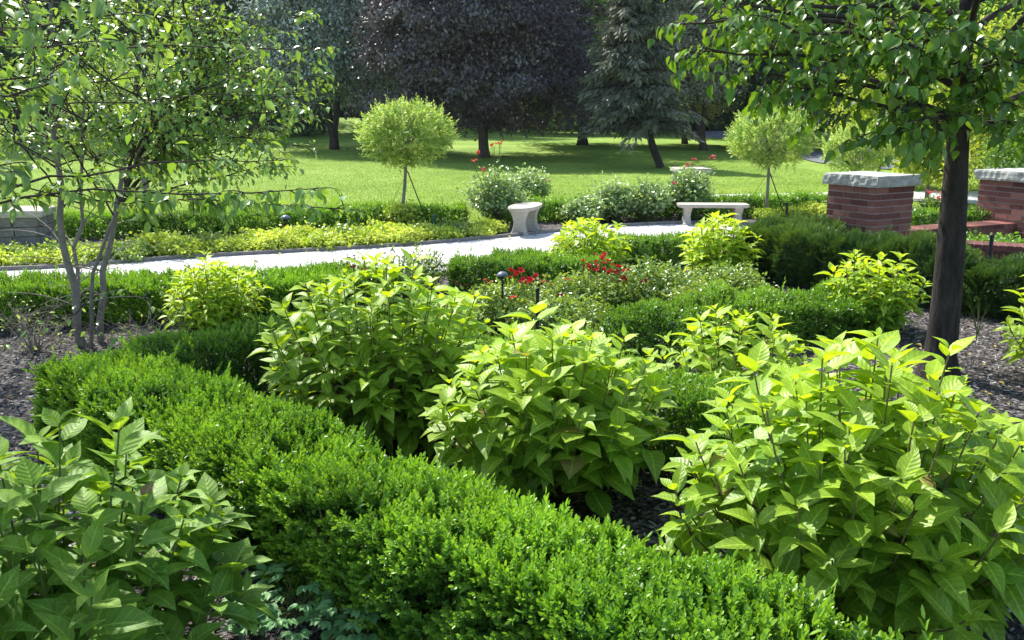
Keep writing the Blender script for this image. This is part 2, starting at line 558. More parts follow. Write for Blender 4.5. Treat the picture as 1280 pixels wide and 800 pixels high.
def sprig_tpl(pairs, spacing, L, tpl, ang=50, seed=0, spiral=None, grow=1.0, ymax=0.5, lenvar=0.2):
    """Shoot along +Y with leaf pairs; youth rises to the tip."""
    rg = random.Random(seed)
    parts = []
    for i in range(pairs):
        t = i / max(1, pairs - 1)
        az0 = (i % 2) * 90 + rg.uniform(-20, 20) if spiral is None else i * spiral
        for k in (0, 180):
            az = R(az0 + k + rg.uniform(-15, 15))
            el = R(ang - 22 * t + rg.uniform(-12, 12))
            d = (math.sin(el) * math.cos(az), math.cos(el), math.sin(el) * math.sin(az))
            s = L * (1 - 0.35 * t * grow) * rg.uniform(1 - lenvar, 1 + lenvar)
            v, q, u = place_tpl(tpl, d, (-d[0] * 0.3, 1, -d[2] * 0.3), (0, i * spacing, 0), s)
            parts.append((v, q, u, ymax * t * t))
    v, q, u = place_tpl(tpl, (0.1, 1, 0.05), (0, 0.2, 1), (0, pairs * spacing, 0), L * 0.6)
    parts.append((v, q, u, ymax))
    return merge_tpl(parts)


BOXF = [sprig_tpl(5, 0.0095, 0.021, small_leaf(0.55, 0.12, 0.1), seed=i) for i in range(4)]
BOXM = [sprig_tpl(4, 0.014, 0.030, diamond(0.55), seed=10 + i) for i in range(4)]
BOXC = [sprig_tpl(3, 0.022, 0.042, diamond(0.6), seed=20 + i) for i in range(3)]


def needle_tpl(n, L, nl, wd, seed=0):
    rg = random.Random(seed)
    parts = []
    t1 = diamond(wd / nl, 0.0)
    for i in range(n):
        t = i / (n - 1)
        for sgn in (-1, 1):
            el = R(55 - 25 * t + rg.uniform(-8, 8))
            d = (sgn * math.sin(el), math.cos(el), rg.uniform(-0.15, 0.35))
            v, q, u = place_tpl(t1, d, (0, 0.1, 1), (0, t * L, 0), nl * (1 - 0.4 * t))
            parts.append((v, q, u, 0.5 * t ** 3))
    return merge_tpl(parts)


YEW = [needle_tpl(7, 0.11, 0.042, 0.013, i) for i in range(3)]


def fnoise(p, s, seed=0):
    """cheap smooth noise, -1..1"""
    g = np.random.default_rng(seed)
    out = np.zeros(len(p))
    for i in range(6):
        k = nrmz(g.normal(size=3)) * s * g.uniform(0.6, 1.6)
        out += np.sin(p @ k + g.uniform(0, 6.28))
    return out / 3.2


# ------------------------------------------------------------------ hedges
def hedge(name, label, a, b, width, height, dens, tpls, mat, size=1.0, cat='hedge', seed=1, bumpy=0.03, upright=0.7, youth=0.0,
          floor=0.03, group=None, expo=4.5, dry=0):
    g = np.random.default_rng(seed)
    a, b = np.array(a, float), np.array(b, float)
    L = np.linalg.norm(b - a)
    ax = (b - a) / L
    nx = np.array([ax[1], -ax[0]])
    hw, hh, hl = width / 2, height / 2, L / 2
    areas = np.array([L * height, L * height, L * width, width * height, width * height])
    N = int(dens * areas.sum())
    face = g.choice(5, N, p=areas / areas.sum())
    q = g.uniform(-1, 1, (N, 3))                    # along, across, up
    q[face == 0, 1] = -1
    q[face == 1, 1] = 1
    q[face == 2, 2] = 1
    q[face == 3, 0] = -1
    q[face == 4, 0] = 1
    # round the edges (superellipsoid on the last hw of the ends)
    al = q[:, 0] * hl
    over = np.maximum(0, np.abs(al) - (hl - hw)) / hw
    e = expo
    up = np.maximum(q[:, 2], -0.2)
    r = (over ** e + np.abs(q[:, 1]) ** e + np.abs(np.where(q[:, 2] > 0, q[:, 2], 0)) ** e) ** (1 / e)
    r = np.maximum(r, 1.0)
    nrm = np.stack([np.sign(q[:, 0]) * over ** (e - 1), np.sign(q[:, 1]) * np.abs(q[:, 1]) ** (e - 1),
                    np.where(q[:, 2] > 0, q[:, 2] ** (e - 1), 0)], 1)
    nrm = nrmz(nrm)
    al2 = np.sign(al) * (np.minimum(np.abs(al), hl - hw) + over / r * hw)
    ac2 = q[:, 1] / r * hw
    z2 = np.where(q[:, 2] > 0, hh + q[:, 2] / r * hh, hh + q[:, 2] * hh)
    # the foot is narrower than the shoulders
    tuck = 1 - 0.26 * np.clip(1 - z2 / (height * 0.55), 0, 1) ** 1.5
    ac2 *= tuck
    wn = np.stack([nrm[:, 0] * ax[0] + nrm[:, 1] * nx[0], nrm[:, 0] * ax[1] + nrm[:, 1] * nx[1], nrm[:, 2]], 1)
    c = (a + b) / 2
    pos = np.stack([c[0] + al2 * ax[0] + ac2 * nx[0], c[1] + al2 * ax[1] + ac2 * nx[1], z2], 1)
    disp = bumpy * fnoise(pos, 7, seed) + bumpy * 0.6 * fnoise(pos, 19, seed + 1) - np.abs(g.normal(0, 0.02, N)) * size
    if tpls is YEW:
        disp = disp + 0.028 * np.sin(al2 * 30 + 2.5 * fnoise(pos, 4, seed + 9)) * (1 - np.abs(wn[:, 2])) + 0.03 * fnoise(pos * [1, 1, .4], 24, seed + 8)
    keep = fnoise(pos, 26, seed + 5) > -0.66
    pos = pos + wn * disp[:, None]
    pos[:, 2] = np.maximum(pos[:, 2], floor)
    sd = wn * 0.9 + np.array([0, 0, upright]) + g.normal(0, 0.33, (N, 3))
    side = g.normal(0, 1, (N, 3))
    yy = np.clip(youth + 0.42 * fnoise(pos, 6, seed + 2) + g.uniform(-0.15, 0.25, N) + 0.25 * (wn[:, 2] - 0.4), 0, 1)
    root = empty(name, (*c, 0), label, cat, group)
    s = Soup()
    pick = g.integers(0, len(tpls), N)
    longshoot = np.where(g.uniform(size=N) > 0.985, 1.9, 1.0)
    for i, t in enumerate(tpls):
        m = (pick == i) & keep
        sc = size * g.uniform(0.75, 1.3, m.sum())
        sc3 = np.stack([sc, sc * longshoot[m], sc], 1)
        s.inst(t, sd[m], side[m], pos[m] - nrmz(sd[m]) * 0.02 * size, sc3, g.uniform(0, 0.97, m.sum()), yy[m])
    # inner leaves, shaded by the outer ones
    n2 = int(N * 0.35)
    qi = g.uniform(-1, 1, (n2, 3))
    pi = np.stack([c[0] + qi[:, 0] * hl * 0.96 * ax[0] + qi[:, 1] * hw * 0.8 * nx[0],
                   c[1] + qi[:, 0] * hl * 0.96 * ax[1] + qi[:, 1] * hw * 0.8 * nx[1], hh + qi[:, 2] * hh * 0.88], 1)
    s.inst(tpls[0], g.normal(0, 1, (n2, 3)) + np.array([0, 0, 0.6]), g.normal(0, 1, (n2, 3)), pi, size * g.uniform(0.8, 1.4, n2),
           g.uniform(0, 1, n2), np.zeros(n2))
    f = s.build('foliage', mat, root, (*c, 0))
    # woody stems
    t = Soup()
    for k in range(int(L / 0.16)):
        u_ = -hl + 0.08 + k * 0.16 + g.uniform(-0.04, 0.04)
        b0 = c + ax * u_ + nx * g.uniform(-0.25, 0.25) * hw
        for j in range(6):
            o = ax * g.uniform(-0.16, 0.16) + nx * g.uniform(-0.9, 0.9) * hw
            hz = height * g.uniform(0.6, 0.93)
            p0 = np.array([*b0, 0.0])
            p2 = np.array([*(b0 + o), hz])
            p1 = np.array([*(b0 + o * 0.7), hz * 0.4])
            tt = np.linspace(0, 1, 5)[:, None]
            pts = (1 - tt) ** 2 * p0 + 2 * tt * (1 - tt) * p1 + tt ** 2 * p2
            t.tube(pts, np.linspace(0.007, 0.002, 5), 4)
    t.build('stems', M['stem'], root, (*c, 0))
    if dry:
        for ci in g.choice(np.where(wn[:, 2] < 0.5)[0], dry):
            d = Soup()
            cc = pos[ci] + g.normal(0, 0.04, (60, 3))
            d.inst(diamond(0.25), g.normal(0, 1, (60, 3)), g.normal(0, 1, (60, 3)), cc, g.uniform(0.02, 0.045, 60), g.uniform(0, 1, 60), np.zeros(60))
            d.build('dry_shoot', M['dry'], root, (*c, 0))
    return root


# ------------------------------------------------------------------ shrubs
def bez(p0, p1, p2, n):
    t = np.linspace(0, 1, n)[:, None]
    return (1 - t) ** 2 * p0 + 2 * t * (1 - t) * p1 + t ** 2 * p2


def hydrangea(name, label, x, y, h, r, nst, L, mat='hyd', seed=1, youth=0.0, tpl=HYD, bare=0.3, elmin=-8, squash=(1, 1), pitchstep=0.062):
    g = np.random.default_rng(seed)
    root = empty(name, (x, y, 0), label, 'shrub', 'hydrangeas growing in the mulched beds')
    s, t = Soup(), Soup()
    D, NN, T, S, RN, YO = [], [], [], [], [], []
    zc = h * 0.42
    for i in range(nst):
        u = (i + 0.5) / nst
        el = math.asin(min(1, math.sin(R(elmin)) + (1 - math.sin(R(elmin))) * (1 - u)))
        az = i * 2.39996 + g.uniform(-0.2, 0.2)
        k = g.uniform(0.84, 1.08) * (1 + 0.10 * math.sin(3 * az + seed))
        tip = np.array([x + r * squash[0] * k * math.cos(el) * math.cos(az), y + r * squash[1] * k * math.cos(el) * math.sin(az),
                        zc + (h - zc) * math.sin(el) * k - 0.02])
        tip[2] = max(tip[2], 0.10)
        b0 = np.array([x + g.normal(0, 0.05), y + g.normal(0, 0.05), 0.0])
        mid = b0 * 0.45 + tip * 0.55
        mid[:2] = b0[:2] * 0.25 + tip[:2] * 0.75
        mid[2] = tip[2] * 0.42
        pts = bez(b0, mid, tip, 14)
        t.tube(pts, np.linspace(0.0055, 0.0028, 14), 5)
        seg = np.linalg.norm(np.diff(pts, axis=0), axis=1)
        cum = np.concatenate([[0], np.cumsum(seg)])
        tot = cum[-1]
        tan = nrmz(np.gradient(pts, axis=0))
        dist = tot
        kk = 0
        a0 = g.uniform(0, 6.28)
        while dist > tot * bare + 0.02 and kk < 9:
            p = np.array([np.interp(dist, cum, pts[:, c]) for c in range(3)])
            td = nrmz(np.array([np.interp(dist, cum, tan[:, c]) for c in range(3)]))
            e1 = nrmz(np.cross(td, [0.3, 0.1, 1.0]))
            e2 = np.cross(td, e1)
            sz = L * (0.42, 0.78, 0.98, 1.05, 1.1, 1.1, 1.05, 1.0, 1.0)[kk]
            rise = (1.25, 0.85, 0.62, 0.45, 0.32, 0.2, 0.1, 0.0, 0.0)[kk]
            for h2 in (0, 1):
                a_ = a0 + kk * 1.571 + h2 * math.pi + g.uniform(-0.25, 0.25)
                o = math.cos(a_) * e1 + math.sin(a_) * e2
                d = o + td * rise + np.array([0, 0, 0.05]) + g.normal(0, 0.13, 3)
                d = nrmz(d)
                d[2] = max(d[2], -0.12 - 0.04 * kk)
                if d[2] > 0.85:
                    d[2] *= 0.6
                nn = td * 0.45 + np.array([0, 0, 1.0]) + g.normal(0, 0.17, 3)
                D.append(d); NN.append(nn); T.append(p + d * 0.012 + td * 0.0)
                sz *= g.choice([1.0, 1.0, 1.0, 0.8, 0.62, 1.12])
                S.append([sz * g.uniform(0.78, 1.2), sz * g.uniform(0.85, 1.12), sz * g.uniform(0.2, 1.9)])
                RN.append(g.uniform(0, 1))
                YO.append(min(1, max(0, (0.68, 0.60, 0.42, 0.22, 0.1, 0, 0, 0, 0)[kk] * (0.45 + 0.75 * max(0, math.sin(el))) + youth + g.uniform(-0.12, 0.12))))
                # petiole
            dist -= pitchstep * (0.28, 0.62, 0.95, 1.05, 1.1, 1.1, 1.1, 1.1, 1.1)[kk] * g.uniform(0.85, 1.15) * L / 0.14
            kk += 1
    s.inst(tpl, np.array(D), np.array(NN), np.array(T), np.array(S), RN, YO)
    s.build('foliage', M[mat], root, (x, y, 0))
    t.build('stems', M['greenstem' if mat == 'hyd_shaded' else 'hyd_stem'], root, (x, y, 0))
    return root


def flowers(root, pts, n, spread, size, mat, seed, loc, name='flower_cluster'):
    """clusters of small double roses"""
    g = np.random.default_rng(seed)
    pet = leaf_tpl(0.95, 2, 0.35, -0.3, 0.9)
    for p in pts:
        s = Soup()
        for j in range(n):
            c = np.asarray(p, float) + g.normal(0, spread, 3) * np.array([1, 1, 0.55])
            up = nrmz(np.array([g.normal(0, 0.4), g.normal(0, 0.4) - 0.3, 1.0]))
            for ring, (np_, rise, sc) in enumerate(((5, 0.35, 1.0), (5, 0.9, 0.8), (4, 2.2, 0.6))):
                a = np.arange(np_) / np_ * 6.283 + ring * 0.5 + g.uniform(0, 1)
                e1 = nrmz(np.cross(up, [1, 0.2, 0]))
                e2 = np.cross(up, e1)
                o = np.cos(a)[:, None] * e1 + np.sin(a)[:, None] * e2
                s.inst(pet, o + up * rise, up[None] * 1.0 - o * 0.6, np.repeat(c[None], np_, 0), np.full(np_, size * sc * g.uniform(0.8, 1.2)), g.uniform(0, 1, np_), g.uniform(0, 0.5, np_))
            s.tube([c - np.array([0, 0, spread * 1.6 + 0.03]), c], 0.0016, 4, mi=1)
        s.build(name, [M[mat], M['greenstem']], root, loc)


def shrub(name, label, cat, x, y, h, r, shoots, leaf, L, mat, seed=1, group=None, youth=0.2, nl=16, stem='stem', elmin=-10, z0=0.0, zc=None,
          shootlen=None, droop=0.0, spread=0.03, lumpy=0.12):
    """Twiggy bush: shoots from the base to a dome, leaves along the outer part of each."""
    g = np.random.default_rng(seed)
    root = empty(name, (x, y, z0), label, cat, group)
    s, t = Soup(), Soup()
    zc = h * 0.45 if zc is None else zc
    i = np.arange(shoots)
    u = (i + 0.5) / shoots
    sm = math.sin(R(elmin))
    sel = sm + (1 - sm) * (1 - u)
    el = np.arcsin(np.clip(sel, -1, 1))
    az = i * 2.39996 + g.uniform(-0.3, 0.3, shoots)
    k = g.uniform(0.78, 1.06, shoots) * (1 + lumpy * np.sin(3 * az + seed) * np.cos(4 * el + seed))
    tip = np.stack([x + r * k * np.cos(el) * np.cos(az), y + r * k * np.cos(el) * np.sin(az), z0 + zc + (h - zc) * np.sin(el) * k], 1)
    tip[:, 2] = np.maximum(tip[:, 2], z0 + 0.05)
    base = np.array([x, y, z0]) + np.stack([g.normal(0, r * 0.12, shoots), g.normal(0, r * 0.12, shoots), np.zeros(shoots)], 1)
    mid = (base + tip) / 2
    mid[:, 2] = z0 + (tip[:, 2] - z0) * 0.75
    for j in range(0, shoots, max(1, shoots // 90)):
        t.tube(bez(base[j], mid[j], tip[j], 7), np.linspace(0.006, 0.0018, 7), 4)
    # leaves
    f = (1 - (shootlen or 0.55) * g.uniform(0, 1, (shoots, nl)) ** 0.9)[..., None]
    b_, m_, t_ = base[:, None], mid[:, None], tip[:, None]
    pos = (1 - f) ** 2 * b_ + 2 * f * (1 - f) * m_ + f ** 2 * t_
    tan = nrmz(2 * (1 - f) * (m_ - b_) + 2 * f * (t_ - m_))
    pos = pos.reshape(-1, 3) + g.normal(0, spread, (shoots * nl, 3))
    tan = tan.reshape(-1, 3)
    n = len(pos)
    d = nrmz(g.normal(0, 1, (n, 3))) + tan * 0.5 + np.array([0, 0, -droop])
    nn = np.array([0, 0, 0.9]) + tan * 0.5 + g.normal(0, 0.5, (n, 3))
    yo = np.clip(youth + 0.5 * (f.reshape(-1) - 0.75) + 0.25 * fnoise(pos, 3.0 / max(r, 0.1), seed) + g.uniform(-0.15, 0.15, n), 0, 1)
    ok = pos[:, 2] > z0 + 0.01
    s.inst(leaf, d[ok], nn[ok], pos[ok], (L * g.uniform(0.65, 1.2, n))[ok], g.uniform(0, 1, n)[ok], yo[ok])
    s.build('foliage', M[mat], root, (x, y, z0))
    if cat != 'ground cover':
        t.build('stems', M[stem], root, (x, y, z0))
    return root


def topiary(name, label, x, y, zt, zc, rx, rz, seed, stake=True, shoots=1500, trunk_r=0.028, mat='willow', z0=0.0, lean=0.0, L=0.06):
    g = np.random.default_rng(seed)
    root = empty(name, (x, y, z0), label, 'tree', 'small ball-headed trees along the path')
    t = Soup()
    pts = [(x + lean * k / 4 + g.normal(0, 0.006), y, z0 + (zc - 0.1 - z0) * k / 4) for k in range(5)]
    t.tube(pts, np.linspace(trunk_r, trunk_r * 0.75, 5), 8)
    c = np.array([x + lean, y, zc])
    top = np.array([x + lean, y, zc - rz * 0.85])
    for i in range(26):
        a, e = g.uniform(0, 6.28), g.uniform(-0.2, 1.3)
        tip = c + 0.8 * np.array([rx * math.cos(a) * math.cos(e), rx * math.sin(a) * math.cos(e), rz * math.sin(e)])
        t.tube(bez(top, (top + tip) / 2 + np.array([0, 0, 0.08]), tip, 5), np.linspace(0.011, 0.003, 5), 4)
    t.build('trunk', M['bark_grey'], root, (x, y, z0))
    s = Soup()
    d0 = nrmz(g.normal(0, 1, (shoots, 3)))
    rad = g.uniform(0.5, 1.0, shoots) ** 0.6 * (1 + 0.11 * fnoise(d0, 4.5, seed) + 0.08 * fnoise(d0, 11, seed + 1))
    d0 = d0[fnoise(d0 * rad[:, None], 13, seed + 2) > -0.38]
    rad = rad[:len(d0)]
    shoots = len(d0)
    base = c + d0 * np.array([rx, rx, rz]) * rad[:, None] * 0.93
    sh = d0 * 0.7 + np.array([0, 0, 0.35]) + g.normal(0, 0.6, (shoots, 3))
    sp = sprig_tpl(5, L * 0.42, L, diamond(0.42, 0.06), 58, seed, ymax=0.6)
    s.inst(sp, sh, g.normal(0, 1, (shoots, 3)), base, g.uniform(0.7, 1.25, shoots), g.uniform(0, 1, shoots),
           np.clip(0.15 + 0.3 * fnoise(d0, 8, seed + 4) + g.uniform(-0.1, 0.2, shoots), 0, 1))
    s.build('crown', M[mat], root, (x, y, z0))
    if stake:
        for si, (dx, dy) in enumerate(stake):
            k = Soup()
            k.tube([(x + dx, y + dy, z0), (x + lean, y, z0 + (zc - rz - z0) * 0.93)], 0.009 if si == 0 else 0.003, 5)
            k.build('support_stake', M['black'], root, (x, y, z0))
    return root


# ------------------------------------------------------------------ big trees
def far_tree(name, label, x, y, h, rx, zlow, tr, mat, L, clumps, per, seed, bark='bark_dark', z0=0.0, group=None, lean=(0, 0), limbs=9,
             flat=0.5, shape='round', cs=0.16, fork=None, cat='tree', droop=0.0, leaf=None):
    g = np.random.default_rng(seed)
    root = empty(name, (x, y, z0), label, cat, group)
    zc = zlow + (h - zlow) * 0.45
    ctr = np.array([x + lean[0], y + lean[1], z0 + zc])
    d = nrmz(g.normal(0, 1, (clumps, 3)))
    rad = g.uniform(0.25, 1, clumps) ** 0.38 * (1 + 0.16 * fnoise(d, 3.2, seed))
    sc = np.array([rx, rx, 1.0])
    C = d * rad[:, None]
    zz = np.where(C[:, 2] > 0, C[:, 2] * (h - zc), C[:, 2] * (zc - zlow))
    rr = np.ones(clumps)
    if shape == 'round':
        fl = C[:, 2] < 0
        rr = np.where(fl, 1.0 / np.maximum(0.55, np.sqrt(np.maximum(1 - C[:, 2] ** 2, 0.01))) * 0.92, 1.0)
    C = np.stack([ctr[0] + C[:, 0] * rx * rr, ctr[1] + C[:, 1] * rx * rr, ctr[2] + zz], 1)
    t = Soup()
    z1 = z0 + zlow + (h - zlow) * 0.12
    n = 7
    pts = [(x + lean[0] * (k / (n - 1)) ** 0.9 + g.normal(0, tr * 0.12) * (k > 0), y + lean[1] * k / (n - 1), z0 - 0.05 + (z1 + 0.05 - z0) * k / (n - 1)) for k in range(n)]
    if fork is None:
        rads = np.linspace(tr, tr * 0.72, n)
        rads[0] *= 1.35
        t.tube(pts, rads, 10)
    else:
        for sgn in (-1, 1):
            pp = [(q[0] + sgn * fork * (k / (n - 1)) ** 1.6 * (1.0 if k > 1 else 0.3), q[1], q[2]) for k, q in enumerate(pts)]
            t.tube(pp, np.linspace(tr * 0.95, tr * 0.5, n), 9)
        t.tube(pts[:3], [tr * 1.35, tr * 1.05, tr * 0.95], 10)
    top = np.array(pts[-1])
    for i in range(limbs):
        cc = C[g.integers(0, clumps)]
        m_ = (top + cc) / 2 + np.array([0, 0, 0.1 * (h - zlow)]) * (0.3 if droop else 1)
        q = bez(top - np.array([0, 0, g.uniform(0, 0.4) * tr * 4]), m_, cc, 8)
        t.tube(q, np.linspace(tr * 0.4, tr * 0.08, 8), 6)
    t.tube(bez(top, (top + ctr) / 2, ctr + np.array([0, 0, (h - zc) * 0.7]), 8), np.linspace(tr * 0.7, tr * 0.1, 8), 8)
    t.build('trunk', M[bark], root, (x, y, z0))
    s = Soup()
    N = clumps * per
    cr = cs * rx * g.uniform(0.6, 1.3, clumps)
    off = np.clip(g.normal(0, 1, (clumps, per, 3)), -1.7, 1.7) * cr[:, None, None] * np.array([1, 1, flat])
    if droop:
        off[..., 2] -= droop * np.abs(off[..., 0] + off[..., 1]) * 0.6
    pos = (C[:, None] + off).reshape(-1, 3)
    out = nrmz((pos - ctr) / np.array([rx, rx, h - zc]))
    dd = g.normal(0, 1, (N, 3)) + out * 0.5 + np.array([0, 0, -droop])
    nn = g.normal(0, 0.4, (N, 3)) + out * 0.6 + np.array([0, 0, 0.8])
    ok = pos[:, 2] > z0 + 0.1
    s.inst(leaf or diamond(0.6), dd[ok], nn[ok], pos[ok], (L * g.uniform(0.6, 1.3, N))[ok], g.uniform(0, 1, N)[ok],
           np.clip(g.uniform(-0.3, 0.4, N) + np.repeat(g.uniform(-0.3, 0.6, clumps), per), 0, 1)[ok], smooth=False)
    s.build('crown', M[mat], root, (x, y, z0))
    return root


def conifer(name, label, x, y, h, r, zlow, tr, seed, lean=(0, 0), z0=0.0, mat='conifer', nb=150, group=None):
    g = np.random.default_rng(seed)
    root = empty(name, (x, y, z0), label, 'tree', group)
    t, s = Soup(), Soup()
    n = 12
    pts = np.array([(x + lean[0] * min(1, (k / (n - 1)) * 2.2) ** 0.8, y + lean[1] * k / (n - 1), z0 + h * k / (n - 1)) for k in range(n)])
    t.tube(pts, np.linspace(tr, 0.03, n), 9)
    D, N_, T, S = [], [], [], []
    for i in range(nb):
        fz = g.uniform(0, 1) ** 0.9
        z = zlow + (h - zlow) * fz
        k = z / h * (n - 1)
        k0 = min(int(k), n - 2)
        b0 = pts[k0] * (1 - (k - k0)) + pts[k0 + 1] * (k - k0)
        a = g.uniform(0, 6.28)
        ln = r * (1 - fz * 0.85) * g.uniform(0.6, 1.1)
        o = np.array([math.cos(a), math.sin(a), 0])
        tip = b0 + o * ln + np.array([0, 0, -0.12 * ln + g.normal(0, 0.15)])
        mid = b0 + o * ln * 0.5 + np.array([0, 0, 0.10 * ln])
        br = bez(b0, mid, tip, 8)
        t.tube(br, np.linspace(0.035, 0.008, 8), 4)
        m = int(90 * ln / r) + 30
        f = g.uniform(0.15, 1, m)
        p = np.stack([np.interp(f, np.linspace(0, 1, 8), br[:, c]) for c in range(3)], 1)
        sd = np.cross(o, [0, 0, 1])
        w_ = g.normal(0, 0.22, m) * (1.2 - f) * ln * 0.6
        p = p + sd * w_[:, None] + np.stack([np.zeros(m), np.zeros(m), -np.abs(w_) * 0.4 - g.uniform(0, 0.18, m)], 1)
        D.append(o * 0.7 + sd * np.sign(w_)[:, None] * 0.5 + np.array([0, 0, -0.7]) + g.normal(0, 0.35, (m, 3)))
        T.append(p)
    D, T = np.concatenate(D), np.concatenate(T)
    m = len(T)
    s.inst(diamond(0.28, 0.02), D, g.normal(0, 0.6, (m, 3)) + np.array([0, 0, 0.8]), T, g.uniform(0.14, 0.34, m), g.uniform(0, 1, m), g.uniform(0, 0.6, m), smooth=False)
    t.build('trunk', M['bark_dark'], root, (x, y, z0))
    s.build('crown', M[mat], root, (x, y, z0))
    return root


# ------------------------------------------------------------------ ground
def zg(x, y):
    """lawn rises gently beyond the garden, more to the left"""
    def ss(a, b, v):
        t = np.clip((v - a) / (b - a), 0, 1)
        return t * t * (3 - 2 * t)
    x, y = np.asarray(x, float), np.asarray(y, float)
    return 1.3 * ss(30, 75, y) * (0.15 + 0.85 * ss(4, -14, x)) + 0.10 * ss(17, 24, y) * np.sin(x * 0.23 + 1.0) * np.sin(y * 0.17)


def strip(name, left, right, dz, mat, n=60, kind='structure', thick=0.0, m=4):
    """sheet between two polylines, draped on the terrain"""
    def res(pl):
        pl = np.array(pl, float)
        # smooth (Catmull-Rom)
        ext = np.vstack([2 * pl[0] - pl[1], pl, 2 * pl[-1] - pl[-2]])
        out = []
        for i in range(len(pl) - 1):
            p0, p1, p2, p3 = ext[i:i + 4]
            for t in np.linspace(0, 1, 12, endpoint=False):
                out.append(0.5 * ((2 * p1) + (-p0 + p2) * t + (2 * p0 - 5 * p1 + 4 * p2 - p3) * t * t + (-p0 + 3 * p1 - 3 * p2 + p3) * t ** 3))
        out.append(pl[-1])
        out = np.array(out)
        d = np.concatenate([[0], np.cumsum(np.linalg.norm(np.diff(out, axis=0), axis=1))])
        u = np.linspace(0, d[-1], n)
        return np.stack([np.interp(u, d, out[:, 0]), np.interp(u, d, out[:, 1])], 1)
    a, b = res(left), res(right)
    f = np.linspace(0, 1, m)[None, :, None]
    G = a[:, None] * (1 - f) + b[:, None] * f
    z = zg(G[..., 0], G[..., 1]) + dz
    V = np.concatenate([G, z[..., None]], 2).reshape(-1, 3)
    i = np.arange(n - 1)[:, None] * m
    j = np.arange(m - 1)[None]
    Q = np.stack([i + j, i + j + 1, i + j + m + 1, i + j + m], -1).reshape(-1, 4)
    s = Soup()
    s.add(V, Q)
    o = s.build(name, mat)
    tag(o, kind=kind)
    return o, a, b


def sheet(name, x0, x1, y0, y1, nx, ny, dz, mat, pw=1.0):
    X = np.linspace(x0, x1, nx)
    Y = y0 + (y1 - y0) * np.linspace(0, 1, ny) ** pw
    gx, gy = np.meshgrid(X, Y, indexing='ij')
    z = zg(gx, gy) + dz
    V = np.stack([gx, gy, z], -1).reshape(-1, 3)
    i = np.arange(nx - 1)[:, None] * ny
    j = np.arange(ny - 1)[None]
    Q = np.stack([i + j, i + ny + j, i + ny + j + 1, i + j + 1], -1).reshape(-1, 4)
    s = Soup()
    s.add(V, Q)
    o = s.build(name, mat)
    tag(o, kind='structure')
    return o


lawn = sheet('lawn', -400, 400, -60, 600, 260, 260, 0.0, M['lawn'], 1.6)

PATHFAR = [(-9, 9.2), P(0, 340), P(240, 324), P(500, 309), P(640, 297), P(740, 287), P(860, 281), (5.0, 13.2), (9, 12.9)]
PATHNEAR = [(-9, 7.9), (-5.3, 8.15), (-3.4, 8.3), (-1.4, 8.85), (-0.3, 9.8), (1.0, 11.2), (2.6, 11.9), (5.0, 11.9), (9, 11.6)]
# mulch covers the beds on both sides of the path
strip('mulch_bed', [(-14, -3), (-14, 6), (-14, 9.0)] , [(14, -3), (14, 6), (14, 9.0)], 0.004, M['mulch'], 60, m=40)
FAREDGE = [(-14, 11.6), (-7, 12.2), (-0.6, 13.9), (2, 14.9), (5, 16.1), (9, 16.2), (14, 15.5)]
strip('planting_bed', [(-14, 9.0), (-7, 9.0), (-0.6, 9.0), (2, 9.0), (5, 9.0), (9, 9.0), (14, 9.0)], FAREDGE, 0.004, M['mulch'], 60, m=16)
pth, pfar, pnear = strip('path', PATHFAR, PATHNEAR, 0.012, M['path'], 120, m=6)


def kerb(name, line, off, w_, hgt, mat):
    s = Soup()
    n = len(line)
    tan = nrmz(np.gradient(line, axis=0))
    nr = np.stack([-tan[:, 1], tan[:, 0]], 1)
    a = line + nr * off
    b = line + nr * (off + w_)
    prof = [(a, -0.02), (a, hgt), (b, hgt), (b, -0.02)]
    V = np.stack([np.concatenate([p, np.full((n, 1), z)], 1) for p, z in prof], 1).reshape(-1, 3)
    i = np.arange(n - 1)[:, None] * 4
    j = np.arange(3)[None]
    Q = np.stack([i + j, i + j + 1, i + j + 5, i + j + 4], -1).reshape(-1, 4)
    s.add(V, Q)
    return tag(s.build(name, mat), kind='structure')


kerb('path_kerb', pfar, 0.0, 0.035, 0.055, M['kerb'])
kerb('path_kerb', pnear[::-1], 0.0, 0.035, 0.045, M['kerb'])
# second walk beyond the flower beds, widening to a forecourt on the right
strip('side_walk', [(-0.5, 17.3), (2.5, 18.2), (5, 18.9), (8, 19.4), (11, 19.6), (16, 20)], [(-0.5, 16.6), (2.5, 17.2), (5, 17.9), (8, 17.3), (11, 15.2), (16, 14.6)], 0.012, M['path'], 60)
strip('road', [P(560, 156), P(860, 166), P(960, 178), P(1030, 190), P(1150, 203), P(1400, 208)],
      [P(560, 159), P(860, 173), P(960, 189), P(1030, 206), P(1150, 216), P(1400, 222)], 0.03, M['road'], 100)

# bark chips
g = np.random.default_rng(3)
N = 42000
t_ = g.uniform(0, 1, N)
cy = 2.0 + 6.8 * t_ ** 1.35
cx = g.uniform(-0.66, 0.66, N) * (cy + 0.8)
s = Soup()
sz = np.stack([g.uniform(0.004, 0.011, N), g.uniform(0.012, 0.038, N), g.uniform(0.002, 0.005, N)], 1)
bv = np.array([(x, y, z) for z in (-0.5, 0.5) for x, y in ((-0.5, -0.5), (0.5, -0.5), (0.5, 0.5), (-0.5, 0.5))])
bq = np.array([(4, 5, 6, 7), (0, 1, 5, 4), (1, 2, 6, 5), (2, 3, 7, 6), (3, 0, 4, 7)])
dd = np.stack([g.normal(0, 1, N), g.normal(0, 1, N), g.normal(0, 0.25, N)], 1)
nn = np.stack([g.normal(0, 0.35, N), g.normal(0, 0.35, N), np.ones(N)], 1)
rn = g.uniform(0, 1, N) ** 1.5
